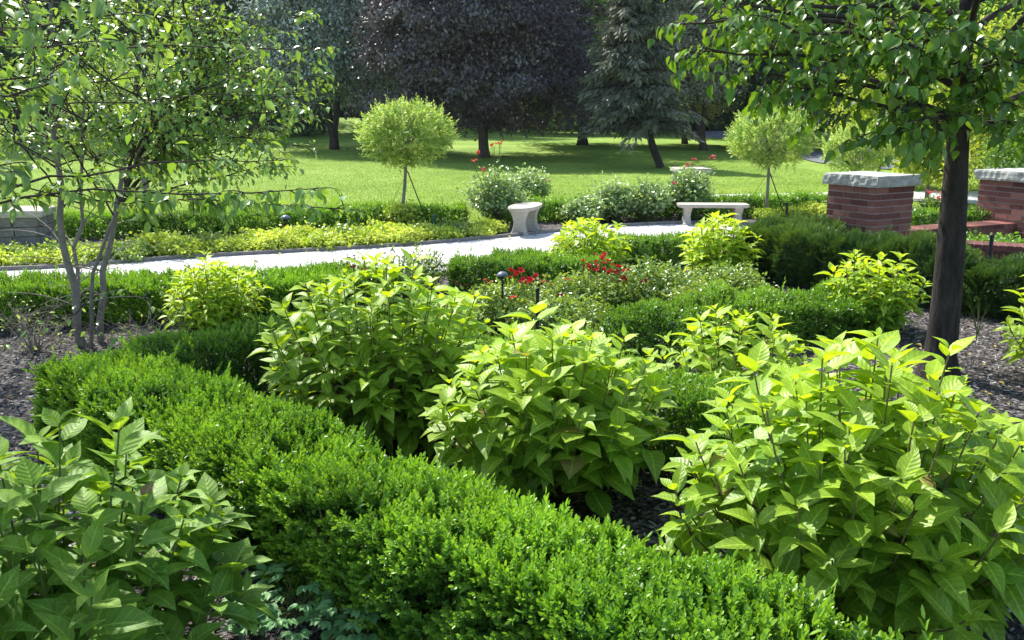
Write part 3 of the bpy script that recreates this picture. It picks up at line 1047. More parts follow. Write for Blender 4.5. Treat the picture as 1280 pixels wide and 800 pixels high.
s.inst((bv, bq, np.zeros((8, 2))), dd, nn, np.stack([cx, cy, g.uniform(0.006, 0.02, N)], 1), sz, rn, np.zeros(N), smooth=False)
tag(s.build('bark_chips', M['chip']), 'loose dark bark chips covering the beds', 'mulch', kind='stuff')

# fallen leaves on the mulch and the path
g = np.random.default_rng(31)
N = 900
fy = 2.0 + 11.0 * g.uniform(0, 1, N)
fx = g.uniform(-0.62, 0.62, N) * (fy + 0.8)
s = Soup()
s.inst(small_leaf(0.6, 0.2, 0.25), np.stack([g.normal(0, 1, N), g.normal(0, 1, N), g.normal(0, .15, N)], 1), np.stack([g.normal(0, .3, N), g.normal(0, .3, N), np.ones(N)], 1),
       np.stack([fx, fy, g.uniform(0.02, 0.032, N)], 1), g.uniform(0.025, 0.06, N), g.uniform(0, 1, N), g.uniform(0, 1, N))
tag(s.build('fallen_leaves', M['fallen']), 'scattered dry fallen leaves on mulch and path', 'fallen leaves', kind='stuff')

# grass blades on the nearer lawn
N = 260000
by = 13.0 + 22 * g.uniform(0, 1, N) ** 1.5
bx = g.uniform(-0.62, 0.62, N) * (by + 1)
edge = np.interp(bx, [p[0] for p in FAREDGE], [p[1] for p in FAREDGE])
inwalk = (bx > -0.5) & (by > np.interp(bx, [-0.5, 2.5, 5, 8, 11, 16], [16.6, 17.2, 17.9, 17.3, 15.2, 14.6]) - 0.05) & (by < np.interp(bx, [-0.5, 2.5, 5, 8, 11, 16], [17.3, 18.2, 18.9, 19.4, 19.6, 20]) + 0.05)
ok = (by > edge + 0.05) & ~inwalk & ~((by > 24) & (bx > 9))
bx, by = bx[ok], by[ok]
N = len(bx)
s = Soup()
s.inst(diamond(0.12, 0.05), np.stack([g.normal(0, 0.5, N), g.normal(0, 0.5, N), np.ones(N)], 1), g.normal(0, 1, (N, 3)),
       np.stack([bx, by, zg(bx, by)], 1), np.stack([g.uniform(0.8, 1.8, N) * 0.06, g.uniform(0.025, 0.055, N), np.full(N, 0.04)], 1),
       g.uniform(0, 1, N), np.clip(0.3 * fnoise(np.stack([bx, by, bx * 0], 1), 1.2, 4) + 0.2, 0, 1), smooth=False)
tag(s.build('grass', M['grassblade']), 'short mown lawn grass', 'grass', kind='stuff')

# ------------------------------------------------------------------ hedges
def off(p, v, k):
    return (p[0] + v[0] * k, p[1] + v[1] * k)


HA0, HA1 = (-2.26, 4.45), (1.16, 1.42)
vA = nrmz(np.array(HA1) - np.array(HA0))
nA = np.array([vA[1], -vA[0]])               # towards the camera-left
hedge('boxwood_hedge', 'long boxwood hedge running diagonally across the foreground, lit along its top', HA0, HA1, 0.50, 0.48, 2400, BOXF, M['box'], 1.2, seed=1, youth=0.2, bumpy=0.042)
hedge('boxwood_hedge', 'short dark boxwood hedge closing the far left end of the foreground bed', (-2.05, 4.58), (-1.0, 5.52), 0.46, 0.45, 2400, BOXM, M['box'], 0.8, seed=2, youth=0.02)
hedge('boxwood_hedge', 'boxwood hedge behind the three big foreground hydrangeas, parallel to the front one', (-0.95, 5.42), (2.5, 2.75), 0.46, 0.45, 2000, BOXM, M['box'], 0.8, seed=3, youth=0.2)
hedge('boxwood_hedge', 'rounded boxwood hedge in front of the red rose bed, left of the dark tree trunk', (0.7, 6.02), (2.95, 6.95), 0.58, 0.33, 1600, BOXM, M['box'], 0.95, seed=4, youth=0.05, bumpy=0.075, expo=3.0)
hedge('boxwood_hedge', 'low boxwood hedge along the near side of the path at the far left', (-5.6, 6.85), (-1.0, 7.7), 0.62, 0.34, 2100, BOXM, M['box'], 1.0, seed=5, youth=0.05)
hedge('boxwood_hedge', 'short clipped boxwood hedge right behind the mushroom garden light', (-0.6, 8.45), (0.95, 8.65), 0.42, 0.30, 1500, BOXM, M['box'], 1.0, seed=6, youth=0.2)
hedge('boxwood_hedge', 'boxwood hedge bordering the path between the two yellow-green far hydrangeas', (0.95, 9.75), (2.45, 10.2), 0.42, 0.31, 1300, BOXM, M['box'], 1.0, seed=7, youth=0.15)
hedge('boxwood_hedge', 'very low boxwood strip between the path and the hedge behind the mushroom light', (-0.2, 9.4), (0.75, 9.55), 0.36, 0.23, 1300, BOXM, M['box'], 1.0, seed=17, youth=0.2)
hedge('boxwood_hedge', 'low far boxwood hedge at the lawn edge on the left, under the round-headed tree', (-7.4, 11.8), (-0.7, 13.55), 0.42, 0.31, 620, BOXC, M['box'], 1.0, seed=8, youth=0.25)
hedge('boxwood_hedge', 'low far boxwood hedge at the lawn edge behind the stone benches', (-0.3, 14.0), (6.6, 15.3), 0.45, 0.33, 620, BOXC, M['box'], 1.0, seed=9, youth=0.28)
hedge('boxwood_hedge', 'low boxwood hedge between the two brick pillars, behind the brick edging', (5.4, 12.2), (8.4, 12.6), 0.45, 0.36, 620, BOXC, M['box'], 1.0, seed=10, youth=0.1)
hedge('yew_hedge', 'dark upright yew hedge beneath the front brick pillar, with a few orange dry shoots', (2.55, 9.35), (4.0, 7.7), 0.62, 0.50, 2600, YEW, M['yew'], 0.7, seed=11, upright=0.45, bumpy=0.05, youth=-0.1, dry=3, expo=4.5)
hedge('yew_hedge', 'dark yew hedge passing behind the tree trunk at the right edge', (3.9, 7.65), (6.1, 6.35), 0.62, 0.42, 2600, YEW, M['yew'], 0.7, seed=12, upright=0.45, bumpy=0.05, youth=0.0, dry=2, expo=4.5)
hedge('yew_hedge', 'low light-topped yew hedge running back from the front brick pillar', (2.75, 9.9), (3.9, 10.9), 0.6, 0.36, 2000, YEW, M['yew'], 0.7, seed=13, upright=0.45, bumpy=0.04, youth=0.3)

# ------------------------------------------------------------------ hydrangeas
hydrangea('hydrangea', 'tall lime-leaved hydrangea left of centre, behind the diagonal hedge', -0.68, 4.35, 0.97, 0.55, 104, 0.125, seed=21, youth=0.2, squash=(1.0, 0.9))
hydrangea('hydrangea', 'broad-leaved hydrangea in the centre with bare stems over mulch at its foot', 0.17, 3.72, 0.82, 0.50, 66, 0.14, seed=22, youth=0.12, bare=0.42, elmin=8, tpl=HYDB)
hydrangea('hydrangea', 'largest hydrangea at the right front, tall with big pointed yellow-green leaves', 1.17, 2.78, 0.97, 0.57, 96, 0.15, seed=23, youth=0.12, bare=0.32)
hydrangea('hydrangea', 'hydrangea showing only its leafy top right behind the largest one', 1.22, 4.75, 0.64, 0.42, 46, 0.13, seed=24, youth=0.22)
hydrangea('hydrangea', 'shaded deep green hydrangea in the lower left corner', -1.38, 2.25, 0.84, 0.55, 84, 0.142, mat='hyd_shaded', seed=25, youth=0.0)
hydrangea('hydrangea', 'small bright hydrangea beside the birch stems, before the left path hedge', -2.32, 6.75, 0.60, 0.35, 60, 0.11, seed=26, youth=0.5, tpl=HYD2)
hydrangea('hydrangea', 'yellow-green hydrangea below the path, right behind the red roses', 0.78, 9.25, 0.62, 0.42, 56, 0.15, seed=27, youth=0.42, tpl=HYD2)
hydrangea('hydrangea', 'yellow-green hydrangea at the left end of the dark yew hedge', 2.12, 9.0, 0.68, 0.38, 54, 0.14, seed=28, youth=0.55, tpl=HYD2)
hydrangea('hydrangea', 'pale hydrangea left of the dark tree trunk, against the yew hedge', 2.85, 6.9, 0.62, 0.37, 52, 0.12, seed=29, youth=0.42, tpl=HYD2)
hydrangea('hydrangea', 'hydrangea cut by the right edge of the picture, beside the tree', 3.62, 5.55, 0.76, 0.36, 50, 0.13, seed=30, youth=0.35, tpl=HYD2)

# ------------------------------------------------------------------ roses
ROSE = small_leaf(0.6, 0.15, 0.1)
rb = [(-0.05, 6.75, .42, .42, 'low rose bush with a red bloom cluster beside the mushroom light'),
      (0.55, 7.15, .42, .45, 'low rose bush in the middle of the rose bed with scattered dull red blooms'),
      (1.15, 7.25, .50, .45, 'rose bush with the fullest spray of bright red blooms'),
      (0.35, 6.45, .36, .42, 'low green rose bush in front of the bed, around the black post'),
      (1.55, 6.85, .40, .45, 'green rose bush with one small red bloom beside the boxwood hedge'),
      (1.85, 7.55, .42, .42, 'rose bush at the right rear of the bed near the yew hedge'),
      (-0.5, 6.4, .34, .36, 'sparse low rose bush at the left edge of the rose bed')]
rbo = []
for i, (x, y, h, r, lb) in enumerate(rb):
    rbo.append(shrub('rose_bush', lb, 'shrub', x, y, h, r, 330, ROSE, 0.038, 'rose', 40 + i, 'low roses in the central bed', 0.35, 13, 'greenstem', spread=0.02, lumpy=0.2))
def pt(px, py, d):
    return tuple(PD(px, py, d))
flowers(rbo[0], [pt(648, 341, 6.75), pt(654, 350, 6.65)], 11, 0.042, 0.024, 'red', 51, (*rb[0][:2], 0))
flowers(rbo[1], [pt(680, 352, 7.1), pt(697, 367, 6.9)], 6, 0.035, 0.020, 'red', 52, (*rb[1][:2], 0))
flowers(rbo[2], [pt(752, 326, 7.2), pt(768, 336, 7.1), pt(743, 336, 7.1), pt(775, 346, 7.1)], 10, 0.055, 0.023, 'red', 53, (*rb[2][:2], 0))
flowers(rbo[4], [pt(862, 365, 6.8)], 3, 0.015, 0.024, 'red', 54, (*rb[4][:2], 0))
for bi, fx_, fy_, fd_, mt_ in ((3, 610, 352, 6.5, 'coral'), (5, 820, 345, 7.4, 'deepred'), (1, 712, 352, 7.1, 'coral'), (4, 805, 352, 6.9, 'deepred'), (3, 640, 372, 6.35, 'coral'), (5, 850, 350, 7.5, 'coral')):
    flowers(rbo[bi], [pt(fx_, fy_, fd_)], 3, 0.02, 0.019, mt_, 60 + bi + fx_, (*rb[bi][:2], 0))
flowers(rbo[6], [pt(574, 358, 6.45)], 3, 0.03, 0.014, 'deepred', 56, (*rb[6][:2], 0))

b = shrub('rose_bush', 'wispy rose bush by the path with one dark red spray above the tall hydrangea', 'shrub', -1.0, 7.6, .52, .34, 110, ROSE, 0.034, 'rose', 60, 'low roses in the central bed', 0.15, 9, 'greenstem', spread=0.02, lumpy=0.3)
flowers(b, [pt(440, 326, 7.4), pt(447, 333, 7.4)], 9, 0.04, 0.018, 'deepred', 57, (-1.0, 7.6, 0))
b = shrub('rose_bush', 'thin airy plant standing before the pale path, left of the clipped hedge', 'shrub', -0.85, 8.5, .42, .3, 90, ROSE, 0.034, 'rose', 61, 'low roses in the central bed', 0.25, 8, 'greenstem', spread=0.02, lumpy=0.3)

LB = small_leaf(0.62, 0.15, 0.1)
tall = [(620, 287, .88, .50, 'tall pale rose bush with coral blooms on long stalks beside the oval stone bench'),
        (663, 262, .70, .42, 'pale rose bush rising behind the oval stone bench'),
        (732, 284, .42, .34, 'small thin rose bush right of the oval stone bench'),
        (770, 281, .66, .40, 'left one of the two pale leafy rose bushes between the benches'),
        (812, 280, .66, .40, 'right one of the two pale leafy rose bushes between the benches'),
        (864, 276, .82, .42, 'silvery rose bush with red blooms behind the long bench, before the far pier')]
to = []
for i, (px, py, h, r, lb) in enumerate(tall):
    x, y = P(px, py)
    y += r * 0.8
    to.append((shrub('rose_bush', lb, 'shrub', x, y, h, r, 240, LB, 0.06, 'rosepale', 70 + i, 'pale rose bushes along the path', 0.25, 12, 'greenstem', spread=0.035, lumpy=0.25, elmin=-5), x, y))
o, x, y = to[0]
flowers(o, [(x - .28, y - .1, 1.12), (x - .34, y - .1, .98), (x - .03, y - .1, 1.22), (x + .06, y - .1, 1.24), (x - .18, y - .3, .85)], 4, 0.022, 0.032, 'coral', 81, (x, y, 0))
ss_ = Soup()
for dx, hz in ((-.28, 1.1), (-.34, .96), (-.03, 1.2), (.06, 1.22)):
    ss_.tube(bez(np.array([x, y, .2]), np.array([x + dx * .6, y - .1, .6]), np.array([x + dx, y - .1, hz]), 6), 0.005, 4)
ss_.build('flower_stalks', M['greenstem'], o, (x, y, 0))
o, x, y = to[5]
flowers(o, [(x - .10, y - .25, .86), (x + .02, y - .2, .95), (x + .33, y - .1, .98), (x - .3, y - .3, .6)], 4, 0.03, 0.034, 'pink', 82, (x, y, 0))
o, x, y = to[1]
flowers(o, [(x + .3, y - .2, .5)], 3, 0.03, 0.028, 'coral', 83, (x, y, 0))
xx, yy = P(1165, 266)
b = shrub('flower_clump', 'low clump of bright pink blooms between the two brick pillars', 'flowers', xx, yy, .28, .22, 60, LB, 0.05, 'rose', 85, None, 0.2, 8, 'greenstem')
flowers(b, [(xx - .1, yy - .1, .34), (xx + .1, yy - .1, .33), (xx, yy - .15, .28)], 5, 0.04, 0.035, 'pink', 86, (xx, yy, 0))

# ------------------------------------------------------------------ ground cover mounds along the path
CL = small_leaf(0.7, 0.12, 0.1)
gc = [shrub('ground_cover_clump', 'yellow-green mound of small leaves in the row edging the far side of the path', 'ground cover', 0, 0, .15 + .012 * i, .29, 260, CL, 0.042,
            'cover', 90 + i, 'yellow-green mounds edging the path', 0.2 + 0.1 * i, 10, spread=0.035, elmin=-5, lumpy=0.2) for i in range(3)]
gd = shrub('ground_cover_clump', 'greener low mound of leaves in the row edging the far side of the path', 'ground cover', 0, 0, .155, .29, 260, CL, 0.04,
           'rose', 94, 'green mounds edging the path', 0.3, 8, spread=0.035, elmin=-5, lumpy=0.2)
used = set()
g = np.random.default_rng(8)
spots = []
line = pfar
cum = np.concatenate([[0], np.cumsum(np.linalg.norm(np.diff(line, axis=0), axis=1))])
for row, (o_, s0) in enumerate(((0.34, 0.2), (0.72, 0.5))):
    u = s0
    while u < cum[-1]:
        px_, py_ = np.interp(u, cum, line[:, 0]), np.interp(u, cum, line[:, 1])
        if -7.5 < px_ < (-0.02 if row == 0 else -0.3):
            spots.append((px_, py_ + o_ + g.uniform(-.06, .06), row))
        u += 0.56 + g.uniform(-.06, .06)
for (px_, py_) in ((948, 270), (978, 268), (1008, 267), (1030, 266), (962, 276), (995, 275), (1024, 274)):
    x, y = P(px_, py_)
    spots.append((x, y + .25, 0))
for i, (x, y, row) in enumerate(spots):
    green = (row == 1 and i % 3 == 0) or (x < -3.2 and i % 4 == 1)
    k = gd if green else gc[i % 3]
    sc, rz = g.uniform(0.85, 1.2), g.uniform(0, 6.28)
    if k.name not in used:
        used.add(k.name)
        k.location = (x, y, 0)
        k.rotation_euler = (0, 0, rz)
    else:
        copy_tree(k, (x, y, 0), rz=rz, scale=sc)
shrub('small_shrub', 'small bright bush at the foot of the round-headed tree beside the path', 'shrub', *off(P(500, 290), (0, 1), .15), .42, .26, 110, CL, 0.05, 'cover', 97, None, 0.2, 10, spread=0.03)
g0 = shrub('ground_cover', 'bright green low ground cover inside the brick edging at the right', 'ground cover', 5.95, 10.75, .16, .8, 500, CL, 0.05, 'box', 98, None, 0.6, 7, spread=0.05, elmin=0, zc=0.02)

# ------------------------------------------------------------------ benches
def lathe_v(c, prof, n, rot, sx, sy):
    a = np.linspace(0, 2 * math.pi, n, endpoint=False)
    V = []
    for r, z in prof:
        x, y = r * sx * np.cos(a), r * sy * np.sin(a)
        V.append(np.stack([c[0] + x * math.cos(rot) - y * math.sin(rot), c[1] + x * math.sin(rot) + y * math.cos(rot), np.full(n, c[2] + z)], 1))
    V = np.concatenate(V)
    m = len(prof)
    i = np.arange(m - 1)[:, None] * n
    j = np.arange(n)[None]
    j2 = (j + 1) % n
    Q = np.stack([i + j, i + j2, i + j2 + n, i + j + n], -1).reshape(-1, 4)
    return V, Q


def stone_bench(name, label, x, y, ln, wd, h, rot, oval, legat):
    root = empty(name, (x, y, 0), label, 'bench')
    c_, s_ = math.cos(rot), math.sin(rot)
    th = 0.05
    s = Soup()
    # slab outline: superellipse with a moulded edge
    n = 48
    a = np.linspace(0, 2 * math.pi, n, endpoint=False)
    ex = 2.2 if oval else 9.0
    rr = (np.abs(np.cos(a)) ** ex + np.abs(np.sin(a)) ** ex) ** (-1 / ex)
    V = []
    for k, z in ((0.0, -th), (0.93, -th), (0.975, -th * .75), (1.0, -th * .55), (1.0, -th * .15), (0.985, 0), (0.0, 0.0)):
        ax_ = rr * np.cos(a) * (ln / 2 - (1 - k) * wd / 2 if k > 0 else 0)
        ay_ = rr * np.sin(a) * wd / 2 * k
        V.append(np.stack([x + ax_ * c_ - ay_ * s_, y + ax_ * s_ + ay_ * c_, np.full(n, h + z)], 1))
    V = np.concatenate(V)
    i = np.arange(6)[:, None] * n
    j = np.arange(n)[None]
    j2 = (j + 1) % n
    Q = np.stack([i + j, i + j2, i + j2 + n, i + j + n], -1).reshape(-1, 4)
    s.add(V, Q)
    s.build('seat', M['conc'], root, (x, y, 0))
    for sg in (-1, 1):
        # waisted slab leg: a double-curved outline extruded along the bench
        k = Soup()
        m = 13
        zz = np.linspace(0.0, h - th + 0.002, m)
        t = zz / (h - th)
        hwid = wd * ((0.30 if oval else 0.40) - (0.11 if oval else 0.17) * np.sin(np.pi * np.clip(t, 0, 1)) ** 1.2)
        hwid[:2] = wd * (0.31 if oval else 0.42)
        hwid[-1] = wd * (0.34 if oval else 0.42)
        V = []
        cx0 = sg * legat * ln / 2
        tk = 0.055 if oval else 0.05
        for zi, wi, ti in zip(zz, hwid, t):
            ext = tk * (1.0 + 0.35 * abs(ti - 0.5) * 2)
            for dx, dy in ((-1, -.88), (-.8, -1), (.8, -1), (1, -.88), (1, .88), (.8, 1), (-.8, 1), (-1, .88)):
                ax_, ay_ = cx0 + dx * ext, dy * wi
                V.append((x + ax_ * c_ - ay_ * s_, y + ax_ * s_ + ay_ * c_, zi))
        i = np.arange(m - 1)[:, None] * 8
        j = np.arange(8)[None]
        j2 = (j + 1) % 8
        Q = np.stack([i + j, i + j2, i + j2 + 8, i + j + 8], -1).reshape(-1, 4)
        k.add(V, Q)
        k.build('leg', M['conc'], root, (x, y, 0))
    return root


bx_, by_ = P(657, 293)
stone_bench('stone_bench', 'pale cast stone bench with oval seat seen end-on, standing on the path edge', bx_, by_ + .15, 0.98, 0.41, 0.40, R(73), True, 0.6)
bx_, by_ = P(893, 283)
stone_bench('stone_bench', 'long straight pale stone bench seen side-on, beyond the lime hydrangea', bx_, by_ + .2, 1.08, 0.36, 0.325, R(-3), False, 0.72)

# ------------------------------------------------------------------ brick pillars and edging
def brick_box(s, cx, cy, z0, sx, sy, courses, ch, rot, seed, bl=0.235, mort=0.013):
    g = np.random.default_rng(seed)
    c_, s_ = math.cos(rot), math.sin(rot)
    def put(lx, ly, lz, dx, dy, dz):
        s.box((cx + lx * c_ - ly * s_, cy + lx * s_ + ly * c_, lz), (dx, dy, dz), rot, 0, g.uniform(0, 1))
    H = courses * ch
    s.box((cx, cy, z0 + H / 2), (sx - 0.016, sy - 0.016, H), rot, 1)
    dep = 0.10
    for k in range(courses):
        z = z0 + (k + .5) * ch
        for side in range(4):
            ln, other = (sx, sy) if side % 2 == 0 else (sy, sx)
            st = (0 if (k + side) % 2 == 0 else dep)          # corner bricks alternate
            en = ln - (0 if (k + side) % 2 == 0 else dep)
            run = en - st
            nb = max(1, round(run / bl))
            bw = run / nb
            for i in range(nb):
                u = -ln / 2 + st + (i + .5) * bw
                v = -(other / 2 - dep / 2)
                jx = g.uniform(-.0015, .0015)
                dims = (bw - mort, dep - mort * 0.2, ch - mort)
                if side == 0: put(u, v + jx, z, dims[0], dims[1], dims[2])
                elif side == 1: put(-v + jx, u, z, dims[1], dims[0], dims[2])
                elif side == 2: put(-u, -v + jx, z, dims[0], dims[1], dims[2])
                else: put(v + jx, -u, z, dims[1], dims[0], dims[2])


def rough_slab(cx, cy, z0, sx, sy, th, rot, seed, amp=0.012):
    """split-face stone slab: chipped sides, smoother top"""
    n, m = 26, 5
    s = Soup()
    pts = []
    half = np.array([sx / 2, sy / 2])
    per = []
    for k in range(4):
        for i in range(n):
            t = -1 + 2 * i / n
            per.append([(t, -1), (1, t), (-t, 1), (-1, -t)][k])
    per = np.array(per)
    n4 = len(per)
    V = []
    for j in range(m + 3):
        if j == 0: f, z = 0.0, 0.0
        elif j == m + 2: f, z = 0.0, th
        else: f, z = 1.0, th * (j - 1) / m
        q = per * half * (f if f > 0 else 0.0)
        if f > 0:
            p3 = np.concatenate([q, np.full((n4, 1), z)], 1)
            d = amp * fnoise(p3, 28, seed) + amp * .8 * fnoise(p3, 60, seed + 1)
            d = np.where((j == 1) | (j == m + 1), d - 0.006, d)
            q = q + per * d[:, None]
        zz = z + (0.004 * fnoise(np.concatenate([q, q[:, :1]], 1), 12, seed + 3) if f > 0 and j == m + 1 else 0)
        V.append(np.concatenate([q, np.broadcast_to(np.reshape(zz, (-1, 1)), (n4, 1))], 1))
    V = np.concatenate(V)
    c_, s_ = math.cos(rot), math.sin(rot)
    V = np.stack([cx + V[:, 0] * c_ - V[:, 1] * s_, cy + V[:, 0] * s_ + V[:, 1] * c_, z0 + V[:, 2]], 1)
    i = np.arange(m + 2)[:, None] * n4
    j = np.arange(n4)[None]
    j2 = (j + 1) % n4
    Q = np.stack([i + j, i + j2, i + j2 + n4, i + j + n4], -1).reshape(-1, 4)
    s.add(V, Q)
    return s


def pillar(label, x, y, rot, side, courses, ch, th, seed, over=0.06):
    root = empty('brick_pillar', (x, y, 0), label, 'pillar', 'brick pillars with stone caps')
    s = Soup()
    brick_box(s, x, y, 0, side, side, courses, ch, rot, seed)
    s.build('brick_shaft', [M['brick'], M['mortar']], root, (x, y, 0))
    rough_slab(x, y, courses * ch + 0.002, side + over * 2, side + over * 2, th, rot, seed, 0.009).build('cap_stone', M['cap'], root, (x, y, 0))
    return root


pillar('brick pillar with rough stone cap nearer the camera, left of the tree trunk', 4.36, 10.85, R(30), 0.70, 11, 0.0765, 0.13, 5, 0.045)
pillar('brick pillar with rough stone cap cut by the right edge, right of the tree trunk', 6.98, 12.15, R(24), 0.80, 11, 0.0725, 0.13, 6, 0.045)


def edging(label, a, b, w_, h, seed):
    """low brick wall with a soldier course on top"""
    a, b = np.array(a), np.array(b)
    L = np.linalg.norm(b - a)
    rot = math.atan2(b[1] - a[1], b[0] - a[0])
    c = (a + b) / 2
    root = empty('brick_edging', (*c, 0), label, 'low wall', 'low brick walls by the pillars')
    s = Soup()
    g = np.random.default_rng(seed)
    brick_box(s, c[0], c[1], 0, L, w_, 2, (h - 0.062) / 2, rot, seed)
    s.build('wall', [M['brick'], M['mortar']], root, (*c, 0))
    s = Soup()
    n = int(L / 0.078)
    for i in range(n):
        u = -L / 2 + (i + .5) * L / n
        s.box((c[0] + u * math.cos(rot), c[1] + u * math.sin(rot), h - 0.03 + g.uniform(-.001, .001)), (L / n - 0.009, w_ + 0.03, 0.058), rot, 0, g.uniform(0, 1))
    s.box((*c, h - 0.034), (L - 0.01, w_ + 0.012, 0.052), rot, 1)
    s.build('coping', [M['brick'], M['mortar']], root, (*c, 0))
    return root


edging('low brick wall linking the two pillars, behind the tree trunk', (4.95, 11.2), (6.66, 11.95), 0.32, 0.26, 7)
edging('low brick wall leaving the front pillar towards the right edge, above the yew', (4.42, 10.3), (7.0, 9.1), 0.30, 0.27, 8)


def pier(label, x, y, w_, h, seed, rot=0.0):
    root = empty('stone_pier', (x, y, 0), label, 'pier')
    s = Soup()
    g = np.random.default_rng(seed)
    n = 4
    hh = (h - 0.08) / n
    s.box((x, y, (h - .08) / 2), (w_ * .84, w_ * .84, h - .08), rot, 1)
    for k in range(n):
        for sd in range(4):
            for i in range(2):
                ln = w_ * .9 / 2
                off_ = (-.5 + i) * ln * 1.0
                sp_ = g.uniform(-.05, .05) * w_
                u, v = off_ + (sp_ / 2 if True else 0), -(w_ * .43)
                px_, py_ = [(u, v), (-v, u), (-u, -v), (v, -u)][sd]
                dx, dy = (ln - .012 - abs(sp_), .07) if sd % 2 == 0 else (.07, ln - .012 - abs(sp_))
                s.box((x + px_ * math.cos(rot) - py_ * math.sin(rot), y + px_ * math.sin(rot) + py_ * math.cos(rot), (k + .5) * hh), (dx, dy, hh - .01), rot, 0)
    s.build('shaft', [M['greystone'], M['mortar']], root, (x, y, 0))
    rough_slab(x, y, h - .078, w_ * 1.08, w_ * 1.08, .078, rot, seed, 0.006).build('cap_stone', M['conc'], root, (x, y, 0))
    return root


x, y = P(862, 247)
pier('distant low grey stone pier with pale cap, behind the silvery rose bush', x, y, .62, .60, 15, 0.1)
x, y = P(15, 320)
pier('low grey stone pier with pale cap at the far left edge beside the path', x, y + .3, .62, .54, 16, 0.2)

# ------------------------------------------------------------------ garden lights and posts
def mushroom_light(label, x, y, h, r, mat='slate'):
    root = empty('garden_light', (x, y, 0), label, 'garden light')
    s = Soup()
    V, Q = lathe_v((x, y, h), [(0, r * .62), (r * .35, r * .56), (r * .7, r * .36), (r * .95, r * .08), (r, -r * .05), (r * .9, -r * .04), (0, r * .05)], 20, 0, 1, 1)
    s.add(V, Q, smooth=True)
    s.build('lamp_shade', M[mat], root, (x, y, 0))
    s = Soup()
    s.tube([(x, y, 0), (x, y, h - r * .5)], r * .16, 8)
    V, Q = lathe_v((x, y, h - r * .55), [(0, 0), (r * .3, 0), (r * .34, r * .5), (0, r * .52)], 12, 0, 1, 1)
    s.add(V, Q)
    s.build('pole', M['black'], root, (x, y, 0))
    return root


p = PD(628, 344, 6.55)
mushroom_light('small blue-grey mushroom-shaped garden light left of the red roses', p[0], p[1], p[2], 0.048)
p = PD(358, 274, 12.3)
mushroom_light('tiny pale garden light on top of the far left hedge', p[0], p[1] - .05, p[2] + 0.02, 0.075)


def post(name, label, x, y, h, r, mat, cat='post', capr=1.25):
    root = empty(name, (x, y, 0), label, cat)
    s = Soup()
    V, Q = lathe_v((x, y, 0), [(0, 0), (r, 0), (r, h - r), (0, h - r)], 12, 0, 1, 1)
    s.add(V, Q, smooth=False)
    s.build('pole', M[mat], root, (x, y, 0))
    s = Soup()
    V, Q = lathe_v((x, y, h - r), [(0, 0), (r * capr, 0), (r * capr, r * 1.6), (r * .6, r * 2.2), (0, r * 2.3)], 12, 0, 1, 1)
    s.add(V, Q)
    s.build('cap', M[mat], root, (x, y, 0))
    return root


p = PD(672, 362, 5.9)
post('post', 'slim black post standing in front of the rose bed', p[0], p[1], p[2], 0.012, 'black')
p = PD(1240, 295, 9.0)
post('post', 'short black post before the brick edging at the right', p[0], p[1], p[2], 0.02, 'black')
p = PD(543, 270, 12.6)
post('spray_head', 'little green sprinkler post at the edge of the far left hedge', p[0], p[1], p[2], 0.02, 'hose')
p = PD(984, 255, 14.0)
post('spray_head', 'little dark sprinkler post right of the second round-headed tree', p[0], p[1], p[2], 0.02, 'black')

# ------------------------------------------------------------------ ball-headed trees
x, y = P(503, 285)
topiary('round_headed_tree', 'round-headed small tree with a staked thin trunk, left of the oval bench', x, y, .9, 1.38, .70, .47, 101, [(.42, -.1), (-.35, .15)], 2300, lean=0.1)
x, y = P(956, 273)
topiary('round_headed_tree', 'looser round-headed small tree with a thin trunk, behind the long stone bench', x, y, .9, 1.29, .70, .46, 102, [(.32, -.1), (-.42, .05)], 1500, lean=0.02)
x, y = P(1066, 258)
topiary('round_headed_tree', 'pale round-headed small tree half hidden behind the front brick pillar', x, y, .9, 1.02, .62, .42, 103, False, 1000)
x, y = P(188, 296)
topiary('round_headed_tree', 'leafy young tree with a straight grey trunk behind the birch foliage', x, y, .9, 1.75, 1.0, .70, 104, [(.5, -.1), (-.35, .1)], 1600, trunk_r=0.055)


